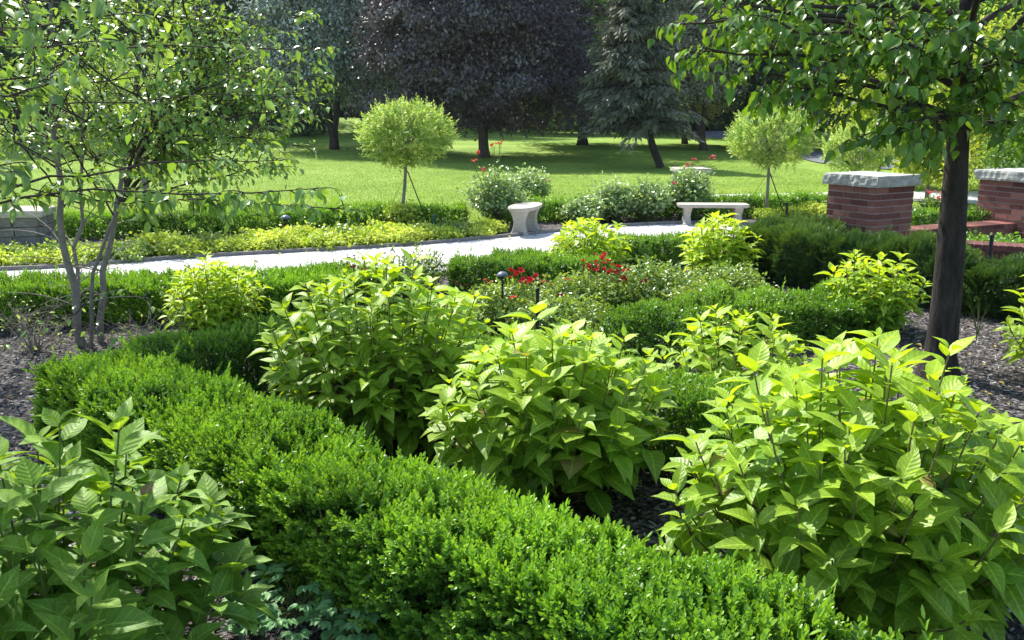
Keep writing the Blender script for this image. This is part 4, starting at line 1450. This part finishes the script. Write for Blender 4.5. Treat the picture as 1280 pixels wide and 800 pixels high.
# ------------------------------------------------------------------ near trees
class NearTree:
    """Limbs, side branches and twigs in 3D; leaves sit on the twigs."""
    def __init__(s, seed):
        s.g = np.random.default_rng(seed)
        s.t = Soup()
        s.D, s.N, s.T = [], [], []

    def twig(s, p0, d, ln, sag=0.15, spacing=0.028, r=0.0016, hang=0.5, start=0.15, density=1.0):
        g = s.g
        p2 = p0 + d * ln + np.array([0, 0, -sag * ln])
        p1 = p0 + d * ln * 0.5 + np.array([0, 0, 0.05 * ln])
        q = bez(p0, p1, p2, 6)
        s.t.tube(q, np.linspace(r, r * 0.45, 6), 4, mi=1)
        n = max(2, int(ln / spacing * density))
        f = np.linspace(start, 1.0, n)
        tan = nrmz(np.gradient(q, axis=0))
        for i, u in enumerate(f):
            p = np.array([np.interp(u, np.linspace(0, 1, 6), q[:, c]) for c in range(3)])
            td = np.array([np.interp(u, np.linspace(0, 1, 6), tan[:, c]) for c in range(3)])
            sd = nrmz(np.cross(td, [0.05, 0.02, 1.0]))
            sg = 1 if i % 2 else -1
            dd = td * 0.55 + sd * sg * g.uniform(0.4, 1.0) + np.array([0, 0, -hang * g.uniform(0.3, 1.6)]) + g.normal(0, 0.25, 3)
            nn = np.array([0, 0, 1.0]) + td * 0.4 + g.normal(0, 0.4, 3)
            s.D.append(dd); s.N.append(nn); s.T.append(p)

    def branch(s, p0, p2, r0, nt, tl, rise=0.2, level=2, hang=0.5, spacing=0.028, sag=0.15, fs=0.25, density=1.0):
        g = s.g
        p0, p2 = np.asarray(p0, float), np.asarray(p2, float)
        ln = np.linalg.norm(p2 - p0)
        p1 = (p0 + p2) / 2 + np.array([0, 0, rise * ln]) + g.normal(0, 0.04 * ln, 3)
        q = bez(p0, p1, p2, 10)
        q[1:-1] += g.normal(0, 0.008 * ln, (8, 3))
        s.t.tube(q, np.linspace(r0, max(0.002, r0 * 0.22), 10), 6, mi=1)
        tan = nrmz(np.gradient(q, axis=0))
        for i in range(nt):
            u = fs + (1 - fs) * (i + g.uniform(0, 1)) / nt
            p = np.array([np.interp(u, np.linspace(0, 1, 10), q[:, c]) for c in range(3)])
            td = np.array([np.interp(u, np.linspace(0, 1, 10), tan[:, c]) for c in range(3)])
            d = nrmz(td * 0.8 + nrmz(g.normal(0, 1, 3)) * np.array([1, 1, 0.7]) * 0.95)
            l = tl * g.uniform(0.5, 1.2) * (1.1 - 0.45 * u)
            if level > 1:
                s.branch(p, p + d * l, max(0.0025, r0 * 0.3), 5, tl * 0.36, 0.05, level - 1, hang, spacing, sag, 0.15, density)
            else:
                s.twig(p, d, l, sag, spacing, max(0.0016, min(0.0028, r0 * .4)), hang, density=density)
        s.twig(p2, tan[-1], tl * (0.5 if level < 2 else 0.25), sag, spacing, 0.002, hang, density=density)

    def finish(s, name, label, loc, leafs, L, mat, bark, group=None, youth=0.2, size=None):
        g = s.g
        root = empty(name, loc, label, 'tree', group)
        s.t.build('trunk', [M[bark], M['twig']], root, loc)
        D, N, T = np.array(s.D), np.array(s.N), np.array(s.T)
        n = len(T)
        k = Soup()
        k.inst(leafs, D, N, T, L * g.uniform(0.6, 1.2, n), g.uniform(0, 1, n), np.clip(youth + g.normal(0, 0.2, n), 0, 1))
        k.build('crown', M[mat], root, loc)
        print(label, 'leaves', n)
        return root


def limb(pts, n=12):
    pts = np.array(pts, float)
    u = np.linspace(0, 1, len(pts))
    t = np.linspace(0, 1, n)
    q = np.stack([np.interp(t, u, pts[:, c]) for c in range(3)], 1)
    for _ in range(2):
        q[1:-1] = (q[:-2] + 2 * q[1:-1] + q[2:]) / 4
    return q


# --- pear tree with the dark trunk, right
px0, py0 = P(1172, 470)
TR = NearTree(201)
g = TR.g
tk = limb([(px0, py0, -0.02), (px0 + .005, py0, .5), (px0 - .01, py0 + .02, 1.1), (px0 - .03, py0 + .03, 1.6), (px0 - .07, py0 + .04, 2.6), (px0 - .1, py0, 4.2)], 16)
rads = np.interp(np.linspace(0, 1, 16), [0, .035, .1, .3, .42, .6, 1], [.15, .105, .094, .087, .078, .06, .02])
TR.t.tube(tk, rads, 14)
ctr = np.array([px0, py0 + .05, 3.0])
for i in range(26):
    z0_ = 1.55 + 2.2 * (i / 26) ** 1.1
    p0 = np.array([np.interp(z0_, tk[:, 2], tk[:, c]) for c in range(3)])
    az = i * 2.39996 + g.uniform(-.3, .3)
    el = R(g.uniform(6, 30)) if i < 18 else R(g.uniform(20, 60))
    if math.cos(az) < 0.3:
        el = max(el, R(20))
    rr = g.uniform(1.35, 2.05) if i < 20 else g.uniform(1.1, 1.7)
    p2 = p0 + rr * np.array([math.cos(az) * math.cos(el), math.sin(az) * math.cos(el), math.sin(el)])
    TR.branch(p0, p2, 0.026 - 0.0004 * i, 10, 0.52, 0.10, 2, 0.6, 0.038, 0.28, 0.22, 0.85)
# the long limbs reaching to the left over the bed, and a few low drooping ones
for (qx, qy, d) in ((850, 30, 5.3), (880, 60, 5.2), (905, 25, 5.6), (940, 90, 5.4), (1000, 110, 5.2), (900, 0, 5.0), (980, 40, 4.9), (1040, 60, 5.0), (1240, 120, 5.2),
                    (1110, 160, 5.2), (1155, 150, 4.9), (1235, 150, 5.6), (1270, 60, 5.0), (1140, 60, 4.6), (1210, 30, 4.6)):
    p2 = PD(qx, qy, d)
    zz = 1.5 + g.uniform(0, .35) if qy > 80 else g.uniform(1.75, 2.3)
    p0 = np.array([np.interp(zz, tk[:, 2], tk[:, c]) for c in range(3)])
    TR.branch(p0, p2, 0.022, 10, 0.40, 0.06, 2, 0.6, 0.036, 0.22, 0.25, 0.9)
TR.finish('pear_tree', 'dark-trunked tree at the right with a low leafy crown over the bed', (px0, py0, 0), PEAR, 0.082, 'pear', 'bark_dark', youth=0.12)

# --- multi-stemmed birch, left
bx0, by0 = P(100, 425)
TR = NearTree(211)
g = TR.g
stems = []
for pts, r0 in ((((104, 432, 6.4), (88, 350, 6.35), (72, 260, 6.3), (62, 120, 6.2), (70, -60, 6.2)), .055),
                (((126, 428, 6.5), (135, 330, 6.55), (150, 240, 6.6), (172, 120, 6.7), (200, -40, 6.8)), .045),
                (((97, 425, 6.5), (98, 330, 6.6), (100, 240, 6.7), (112, 60, 6.7), (110, -60, 6.8)), .030),
                (((112, 425, 6.3), (118, 330, 6.1), (150, 245, 5.9), (215, 120, 5.6), (270, -10, 5.5)), .026)):
    q = [PD(a, b, d) for a, b, d in pts]
    q[0][2] = -0.02
    q = limb(q, 14)
    q[1:] += g.normal(0, 0.016, (13, 3)) * [1, 1, 0]
    stems.append(q)
    TR.t.tube(q, np.linspace(r0, r0 * .35, 14) * .58, 10)


def near_on(stems, p, lower=0.55):
    """a point on the nearest stem, somewhat below p"""
    z = min(2.5, max(g.uniform(1.0, 1.6), p[2] - g.uniform(0.25, 1.1)))
    best, bd = None, 1e9
    for q in stems:
        k = np.array([np.interp(z, q[:, 2], q[:, c]) for c in range(3)])
        dd_ = np.linalg.norm(k - p) * g.uniform(.7, 1.3)
        if dd_ < bd:
            best, bd = k, dd_
    return best


for i in range(54):
    a = g.uniform(0, 6.28)
    rr = math.sqrt(g.uniform(0.02, 1))
    p2 = np.array([-3.0 + 1.75 * rr * math.cos(a), 6.0 + 1.4 * rr * math.sin(a), g.uniform(1.45, 2.85)])
    TR.branch(near_on(stems, p2, .8), p2, 0.007, 8, 0.34, 0.10, 2, 0.3, 0.030, 0.2, 0.25, 0.95)
for (qx, qy, d) in ((390, 65, 5.6), (375, 118, 5.5), (330, 50, 5.8), (300, 120, 5.6), (345, 150, 5.9), (250, 80, 5.6), (230, 150, 5.4), (180, 60, 5.2), (290, 190, 5.7), (200, 190, 5.6), (260, 30, 5.6), (140, 160, 5.3), (310, 90, 5.2), (215, 110, 5.0), (395, 95, 5.6), (380, 150, 5.8), (340, 175, 5.6), (300, 60, 5.7), (360, 90, 5.3), (270, 150, 5.2), (320, 20, 5.8), (355, 200, 5.9), (240, 210, 5.8), (395, 130, 5.2)):
    p2 = PD(qx, qy, d)
    TR.branch(near_on(stems, p2, .8), p2, 0.009, 9, 0.30, 0.08, 2, 0.4, 0.028, 0.2, 0.3)
# bare thin side twigs low on the stems and one leafy low spray
for i in range(26):
    q = stems[i % 3]
    k = q[2 + i % 4]
    a = g.uniform(0, 6.28)
    e = k + g.uniform(.35, .8) * np.array([math.cos(a), math.sin(a), g.uniform(-.1, .5)])
    m_ = (k + e) / 2 + np.array([0, 0, .08])
    TR.t.tube(bez(k, m_, e, 6), np.linspace(.005, .0012, 6), 4)
for (qx, qy, d, nn_) in ((180, 375, 5.6, 4), (60, 400, 5.4, 4), (150, 420, 5.6, 4), (10, 430, 5.3, 3)):
    TR.branch(stems[0][1] + np.array([0, 0, .1]), PD(qx, qy, d), 0.005, nn_, 0.22, 0.15, 1, 0.3, 0.045, 0.1, 0.5, 0.7)
TR.finish('birch_tree', 'multi-stemmed young birch with thin grey trunks at the left', (bx0, by0, 0), OVAL, 0.054, 'birch', 'bark_grey', youth=0.2)

# --- second birch whose trunk stands outside the left edge; its branches come in close to the camera
TR = NearTree(221)
g = TR.g
o_ = np.array([-3.35, 3.3, 0])
q = limb([o_, o_ + [.05, .0, 1.0], o_ + [.12, -.05, 2.0], o_ + [.1, 0, 3.6]], 12)
TR.t.tube(q, np.linspace(.07, .03, 12), 10)


def from_stem(z):
    return np.array([np.interp(z, q[:, 2], q[:, c]) for c in range(3)])


# the long bough hanging into the picture
p2 = PD(405, 235, 3.35)
TR.branch(from_stem(1.25), p2, 0.009, 40, 0.12, 0.05, 1, 0.8, 0.018, 0.25, 0.5)
TR.branch(from_stem(1.3), PD(440, 262, 3.3), 0.006, 30, 0.11, 0.08, 1, 0.8, 0.018, 0.25, 0.65)
TR.branch((from_stem(1.25) + p2) / 2 + np.array([0, 0, .05]), PD(350, 200, 3.6), 0.006, 20, 0.16, 0.06, 1, 0.6, 0.022, 0.2, 0.3)
for (qx, qy, d, zz) in ((365, 62, 3.7, 1.9), (340, 120, 3.9, 1.7), (250, 25, 3.6, 2.1), (215, 90, 3.5, 1.8), (130, 50, 3.1, 2.0), (40, 120, 2.9, 1.9),
                        (20, 35, 2.7, 2.0), (10, 215, 2.6, 1.7), (80, 5, 2.9, 2.2)):
    TR.branch(from_stem(zz - .55), PD(qx, qy, d), 0.006, 9, 0.24, 0.14, 2 if qx < 320 else 1, 0.5, 0.032, 0.2, 0.45, 0.8)
# unseen upper crown that shades the lower left corner
for i in range(10):
    a = g.uniform(-2.6, 2.6)
    e = o_ + np.array([1.5 * math.cos(a) * g.uniform(.4, 1), 1.4 * math.sin(a) * g.uniform(.3, 1), g.uniform(2.9, 3.9)])
    TR.branch(from_stem(g.uniform(1.9, 3.2)), e, 0.012, 8, 0.36, 0.1, 2, 0.5, 0.036, 0.2, 0.25)
TR.finish('birch_tree', 'branches of a birch hanging in from the left edge, close to the camera', tuple(o_), OVAL, 0.058, 'birch', 'bark_grey', youth=0.18)

# --- dry bare-twigged shrub left, with fine pale twigs
def dry_shrub(label, x, y, r, h, n, seed):
    g = np.random.default_rng(seed)
    root = empty('bare_shrub', (x, y, 0), label, 'shrub')
    t = Soup()
    s = Soup()
    D, T = [], []
    for i in range(n):
        a, e = g.uniform(0, 6.28), g.uniform(.1, 1.2)
        tip = np.array([x, y, .05]) + r * g.uniform(.6, 1) * np.array([math.cos(a) * math.cos(e), math.sin(a) * math.cos(e), h / r * math.sin(e)])
        b = np.array([x, y, 0]) + g.normal(0, .03, 3) * [1, 1, 0]
        q = bez(b, (b + tip) / 2 + np.array([0, 0, .08]) + g.normal(0, .03, 3), tip, 8)
        t.tube(q, np.linspace(.005, .0015, 8), 4)
        for j in range(7):
            k = q[g.integers(3, 8)]
            e2 = k + g.normal(0, .09, 3) + (tip - b) * .12
            t.tube(bez(k, (k + e2) / 2 + g.normal(0, .015, 3), e2, 4), np.linspace(.0022, .001, 4), 4)
            if g.uniform() < .5:
                D.append(g.normal(0, 1, 3)); T.append(e2)
    t.build('branches', M['dry_twig'], root, (x, y, 0))
    m = len(T)
    s.inst(small_leaf(), np.array(D), g.normal(0, .5, (m, 3)) + [0, 0, 1], np.array(T), g.uniform(.02, .04, m), g.uniform(0, 1, m), g.uniform(0, 1, m))
    s.build('foliage', M['willow'], root, (x, y, 0))


x, y = P(45, 440)
dry_shrub('sparse pale-twigged shrub with few leaves at the left edge, left of the birch', x, y, .5, .36, 26, 5)
x, y = P(190, 432)
dry_shrub('little tangle of thin bare twigs right of the birch stems', x, y, .38, .28, 13, 6)


# --- lobed-leaf plants on the mulch, bottom left
def lobed(label, x, y, r, n, seed):
    g = np.random.default_rng(seed)
    root = empty('lobed_leaf_plant', (x, y, 0), label, 'plant')
    s, t = Soup(), Soup()
    lf = leaf_tpl(0.55, 3, .15, .2, .9)
    for i in range(n):
        a, rr = g.uniform(0, 6.28), r * math.sqrt(g.uniform(.02, 1))
        tip = np.array([x + rr * math.cos(a), y + rr * math.sin(a), g.uniform(.06, .20) * (1.1 - rr / r * .5)])
        b = np.array([x + g.normal(0, .02), y + g.normal(0, .02), 0])
        t.tube(bez(b, (b + tip) / 2 + [0, 0, .05], tip, 6), np.linspace(.0022, .001, 6), 4)
        out = nrmz(np.array([math.cos(a), math.sin(a), .1]))
        sd = nrmz(np.cross(out, [0, 0, 1]))
        for m in range(3):
            ang0 = (m - 1) * 1.15
            c = tip + (out * math.cos(ang0) + sd * math.sin(ang0)) * .014
            for kk in (-1, 0, 1):
                an = ang0 + kk * .55
                d = out * math.cos(an) + sd * math.sin(an) + np.array([0, 0, g.uniform(-.25, .1)])
                s.inst(lf, d[None], np.array([[g.normal(0, .2), g.normal(0, .2), 1]]), c[None], np.array([.042 * (1.15 if kk == 0 else .85) * g.uniform(.8, 1.2)]), [g.uniform(0, 1)], [g.uniform(0, .6)])
    s.build('foliage', M['fern'], root, (x, y, 0))
    t.build('stems', M['greenstem'], root, (x, y, 0))


x, y = P(372, 775)
lobed('pale green plant with lobed leaves on the mulch at the bottom, left one of two', x, y, .19, 60, 1)
x, y = P(452, 800)
lobed('pale green plant with lobed leaves on the mulch at the bottom, half under the hedge', x, y, .13, 34, 2)
# grass tuft by the tree
x, y = P(1220, 428)
root = empty('grass_tuft', (x, y, 0), 'thin tuft of long grass standing right of the dark tree trunk', 'grass tuft')
s = Soup()
g = np.random.default_rng(4)
for i in range(16):
    a = g.uniform(0, 6.28)
    tip = np.array([x + .12 * math.cos(a) * g.uniform(.2, 1), y + .08 * math.sin(a), g.uniform(.16, .34)])
    s.tube(bez(np.array([x, y, 0.]), np.array([x, y, .15]), tip, 6), np.linspace(.003, .0008, 6), 4)
s.build('blades', M['greenstem'], root, (x, y, 0))

# ------------------------------------------------------------------ trees beyond the lawn
def G(px, py):
    """ground point on the far lawn under a photo pixel"""
    x, y = P(px, py)
    for _ in range(12):
        x, y = P(px, py, float(zg(x, min(y, 120))))
        if y > 120 or y < 0:
            y = 120
    return x, y, float(zg(x, y))


x, y, z = G(605, 197)
far_tree('copper_beech', 'huge dark purple copper beech in the middle of the lawn', x, y, 9.0, 4.2, 1.4, .21, 'beech', .15, 620, 170, 301, 'bark_brown', z, cs=.115, flat=.38, droop=.5, limbs=26)
x, y, z = G(418, 187)
far_tree('silver_leaved_tree', 'dark tree with forked trunk and silvery leaf edges, left of the copper beech', x, y, 11.5, 3.5, 1.9, .19, 'silver', .16, 460, 110, 302, 'bark_dark', z, cs=.16, flat=.5, droop=.9, limbs=14, fork=.5)
x, y, z = G(826, 210)
conifer('conifer', 'sparse grey-green conifer with a leaning trunk right of the copper beech', x, y, 7.2, 2.15, 1.3, .13, 303, lean=(-1.0, .2), z0=z, nb=230)
x, y, z = G(856, 180)
far_tree('bare_crowned_tree', 'thin grey-brown tree with an upright trunk behind the conifer', x, y, 7.2, 1.9, 1.6, .15, 'haze_twig', .17, 220, 80, 304, 'bark_brown', z, cs=.2, limbs=22)
x, y, z = G(880, 188)
far_tree('bare_crowned_tree', 'low spreading grey tree with crooked limbs right of the conifer', x, y, 6.6, 2.1, 1.8, .15, 'haze_twig', .17, 220, 80, 305, 'bark_brown', z, cs=.2, limbs=26, lean=(-.4, 0), fork=.35)

# bright yellow-green trees behind the pear tree
for px_, py_, h_, r_, lb, sd in ((1096, 232, 4.0, .85, 'upright yellow-green tree behind the pear tree crown, above the front pillar', 311),
                                 (1158, 250, 1.9, .55, 'yellow-leaved bush just left of the dark trunk, beyond the wall', 312),
                                 (1205, 240, 3.6, 1.15, 'broad yellow-green tree right of the dark trunk', 313),
                                 (1272, 236, 3.2, 1.0, 'yellow-green shrub above the right brick pillar', 314)):
    x, y, z = G(px_, py_)
    far_tree('yellow_tree', lb, x, y, h_, r_, .35, .05, 'yellow', .10, 150, 60, sd, 'bark_grey', z, cs=.26, limbs=8)
x, y, z = G(1262, 262)
far_tree('leafy_shrub', 'dark green shrub behind the right brick pillar', x + .4, y, 1.7, .75, .15, .04, 'mid', .08, 110, 60, 315, 'bark_grey', z, cs=.25, limbs=6, cat='shrub')
x, y = P(1198, 262)
far_tree('leafy_shrub', 'thin young shrub with yellowing leaves right of the dark trunk', x, y, 1.3, .3, .3, .015, 'yellow', .07, 30, 22, 316, 'bark_grey', 0, cs=.35, limbs=8, cat='shrub')

# row of dark trees closing the view; four grown kinds, copied where they repeat
protos = {}
def bgtree(kind, x, y, label, sc, rz):
    spec = {'dark': dict(h=15, rx=4.6, zlow=1.6, tr=.3, mat='dark', L=.34, clumps=330, per=70, seed=401, bark='bark_dark', cs=.17, limbs=12),
            'darkhigh': dict(h=15, rx=4.4, zlow=2.9, tr=.28, mat='dark', L=.32, clumps=300, per=70, seed=402, bark='bark_brown', cs=.17, limbs=14),
            'mid': dict(h=14, rx=4.2, zlow=1.0, tr=.25, mat='mid', L=.32, clumps=320, per=70, seed=403, bark='bark_dark', cs=.17, limbs=10)}[kind]
    z = float(zg(x, y)) - .05
    if kind not in protos:
        protos[kind] = far_tree({'dark': 'dark_tree', 'darkhigh': 'dark_tree', 'mid': 'green_tree'}[kind], label, 0, 0, z0=0, group='trees closing the far side of the lawn', **spec)
        o = protos[kind]
        o.location = (x, y, z)
        o.rotation_euler = (0, 0, rz)
        o.scale = (sc,) * 3
    else:
        copy_tree(protos[kind], (x, y, z), label, rz, sc)


for kind, px_, y, label, sc, rz in (
        ('dark', 20, 44, 'dark tree behind the birch, first from the left edge', 1.0, 0.3),
        ('mid', 130, 60, 'green tree behind the birch stems, right of the one at the edge', 1.1, 1.2),
        ('dark', 270, 66, 'dark tree above the grey roof of the house', 1.15, 2.1),
        ('dark', 345, 52, 'dark tree right of the grey roof, behind the leaf tips of the birch', .95, 4.0),
        ('dark', 500, 62, 'dark tree mostly hidden between the silvery tree and the copper beech', 1.1, 5.1),
        ('mid', 610, 70, 'green tree hidden behind the copper beech', 1.1, 0.4),
        ('mid', 728, 44, 'deep green tree filling the gap between the copper beech and the conifer', 1.0, 3.0),
        ('dark', 780, 66, 'dark tree directly behind the conifer', 1.1, 1.0),
        ('mid', 850, 72, 'green tree far behind the grey twiggy trees', 1.1, 2.2),
        ('darkhigh', 935, 44, 'dark tree with a bare lower trunk behind the second round-headed tree', .95, 0.0),
        ('darkhigh', 1010, 52, 'dark tree with bare trunk between the round-headed tree and the pear crown', 1.05, 1.6),
        ('dark', 1090, 47, 'dark tree behind the upright yellow-green tree', 1.0, 2.9),
        ('mid', 1180, 40, 'green tree directly behind the pear trunk', .9, 3.9),
        ('mid', 1270, 34, 'green tree at the right edge beyond the forecourt', .8, 5.5)):
    x = (px_ - 640) / F * (y * cp + 1.7 * sp)
    bgtree(kind, x, y, label, sc, rz)

# far woodland mass behind them
g = np.random.default_rng(77)
s = Soup()
nC = 2600
ang = g.uniform(R(-42), R(42), nC)
ds = g.uniform(82, 96, nC)
hx = 15 + 4 * np.sin(ang * 23) + 2 * np.sin(ang * 61)
C = np.stack([ds * np.sin(ang), ds * np.cos(ang), hx * g.uniform(0, 1, nC) ** .9], 1)
per = 42
pos = (C[:, None] + g.normal(0, 1, (nC, per, 3)) * [1.5, 1.5, .8]).reshape(-1, 3)
N = len(pos)
s.inst(diamond(.7), g.normal(0, 1, (N, 3)), g.normal(0, .6, (N, 3)) + [0, -.4, .7], pos, g.uniform(.5, 1.0, N), g.uniform(0, 1, N), np.repeat(g.uniform(0, .6, nC), per), smooth=False)
for i in range(90):
    a = R(-42 + 84 * (i + g.uniform(0, 1)) / 90)
    d_ = g.uniform(80, 90)
    s.tube([(d_ * math.sin(a), d_ * math.cos(a), 0.5), (d_ * math.sin(a) + g.normal(0, .4), d_ * math.cos(a), 12)], [.25, .1], 6, mi=1)
tag(s.build('woodland', [M['dark'], M['bark_dark']]), 'dark woodland closing the far side of the lawn', 'woodland', kind='stuff')
# undergrowth hedge-line at the foot of the wood
s = Soup()
nC = 900
ang = g.uniform(R(-42), R(42), nC)
ds = g.uniform(72, 80, nC)
C = np.stack([ds * np.sin(ang), ds * np.cos(ang), g.uniform(0.3, 3.6, nC)], 1)
C[:, 2] += zg(C[:, 0], C[:, 1])
pos = (C[:, None] + g.normal(0, 1, (nC, 50, 3)) * [1.1, 1.1, .6]).reshape(-1, 3)
N = len(pos)
s.inst(diamond(.7), g.normal(0, 1, (N, 3)), g.normal(0, .6, (N, 3)) + [0, -.4, .7], pos, g.uniform(.3, .6, N), g.uniform(0, 1, N), np.repeat(g.uniform(0, .4, nC), 50), smooth=False)
tag(s.build('undergrowth', M['dark']), 'dark undergrowth at the foot of the far wood', 'undergrowth', kind='stuff')

for px_, d_, h_, r_, lb, sd in ((300, 53, 2.2, 2.0, 'dark shrub in front of the brick house, left of two', 501), (365, 50, 2.6, 2.3, 'dark shrub right of the brick house behind the birch leaf tips', 502), (235, 55, 2.4, 2.2, 'green shrub in front of the middle of the brick house', 503)):
    x = (px_ - 640) / F * d_
    far_tree('leafy_shrub', lb, x, d_, h_, r_, .1, .06, 'mid' if sd == 503 else 'dark', .2, 90, 60, sd, 'bark_dark', float(zg(x, d_)), cs=.2, limbs=6, cat='shrub')

# ------------------------------------------------------------------ house behind the trees, left
hx0, hx1, hy, hz = -30.5, -17.2, 60.0, float(zg(-22, 60)) - .9
root = empty('brick_house', ((hx0 + hx1) / 2, hy, hz), 'low brick house with grey roof, glimpsed behind the birch leaves', 'house')
loc = ((hx0 + hx1) / 2, hy, hz)
cx_ = loc[0]
s = Soup()
s.box((cx_, hy + 3, hz + 1.3), (hx1 - hx0, 6, 2.6), 0, 0, .6)
s.build('wall', M['brick'], root, loc)
s = Soup()
x0, x1, y0, y1 = hx0 - .5, hx1 + .5, hy - .6, hy + 6.6
zr0, zr1 = hz + 2.55, hz + 3.75
V = [(x0, y0, zr0), (x1, y0, zr0), (x1, y1, zr0), (x0, y1, zr0), (x0 + 2.5, hy + 3, zr1), (x1 - 2.5, hy + 3, zr1),
     (x0, y0, zr0 - .16), (x1, y0, zr0 - .16), (x1, y1, zr0 - .16), (x0, y1, zr0 - .16)]
s.add(V, [(0, 1, 5, 4), (1, 2, 5, 5), (2, 3, 4, 5), (3, 0, 4, 4), (6, 7, 1, 0), (7, 8, 2, 1), (8, 9, 3, 2), (9, 6, 0, 3), (9, 8, 7, 6)])
s.build('roof', M['roof'], root, loc)
for i in range(4):
    wx = hx0 + 1.8 + i * 3.1
    f = Soup()
    for a, b, c_, d_ in ((0, .62, 1.32, .09), (0, -.62, 1.32, .09), (-.62, 0, .09, 1.15), (.62, 0, .09, 1.15), (0, 0, .05, 1.15)):
        f.box((wx + a, hy - .03, hz + 1.45 + b), (c_, .09, d_))
    wf = f.build('window', M['trim'], root, loc)
    f = Soup()
    f.box((wx, hy - .012, hz + 1.45), (1.2, .03, 1.2))
    gl = f.build('pane', M['glass'], wf, loc)

# ------------------------------------------------------------------ thin summer haze in the air
HB = Soup()
HB.box((0, 40, 12.5), (260, 140, 29))
hz_ = HB.build('haze', M['trim'])
k = NM('haze_air')
pv = k.n('ShaderNodeVolumePrincipled')
pv.inputs['Color'].default_value = (0.82, 0.90, 1.0, 1)
pv.inputs['Density'].default_value = 0.0002
pv.inputs['Anisotropy'].default_value = 0.3
k.l(pv.outputs[0], k.out.inputs['Volume'])
hz_.data.materials.clear()
hz_.data.materials.append(k.m)
tag(hz_, 'thin pale haze in the air over the garden', 'haze', kind='stuff')
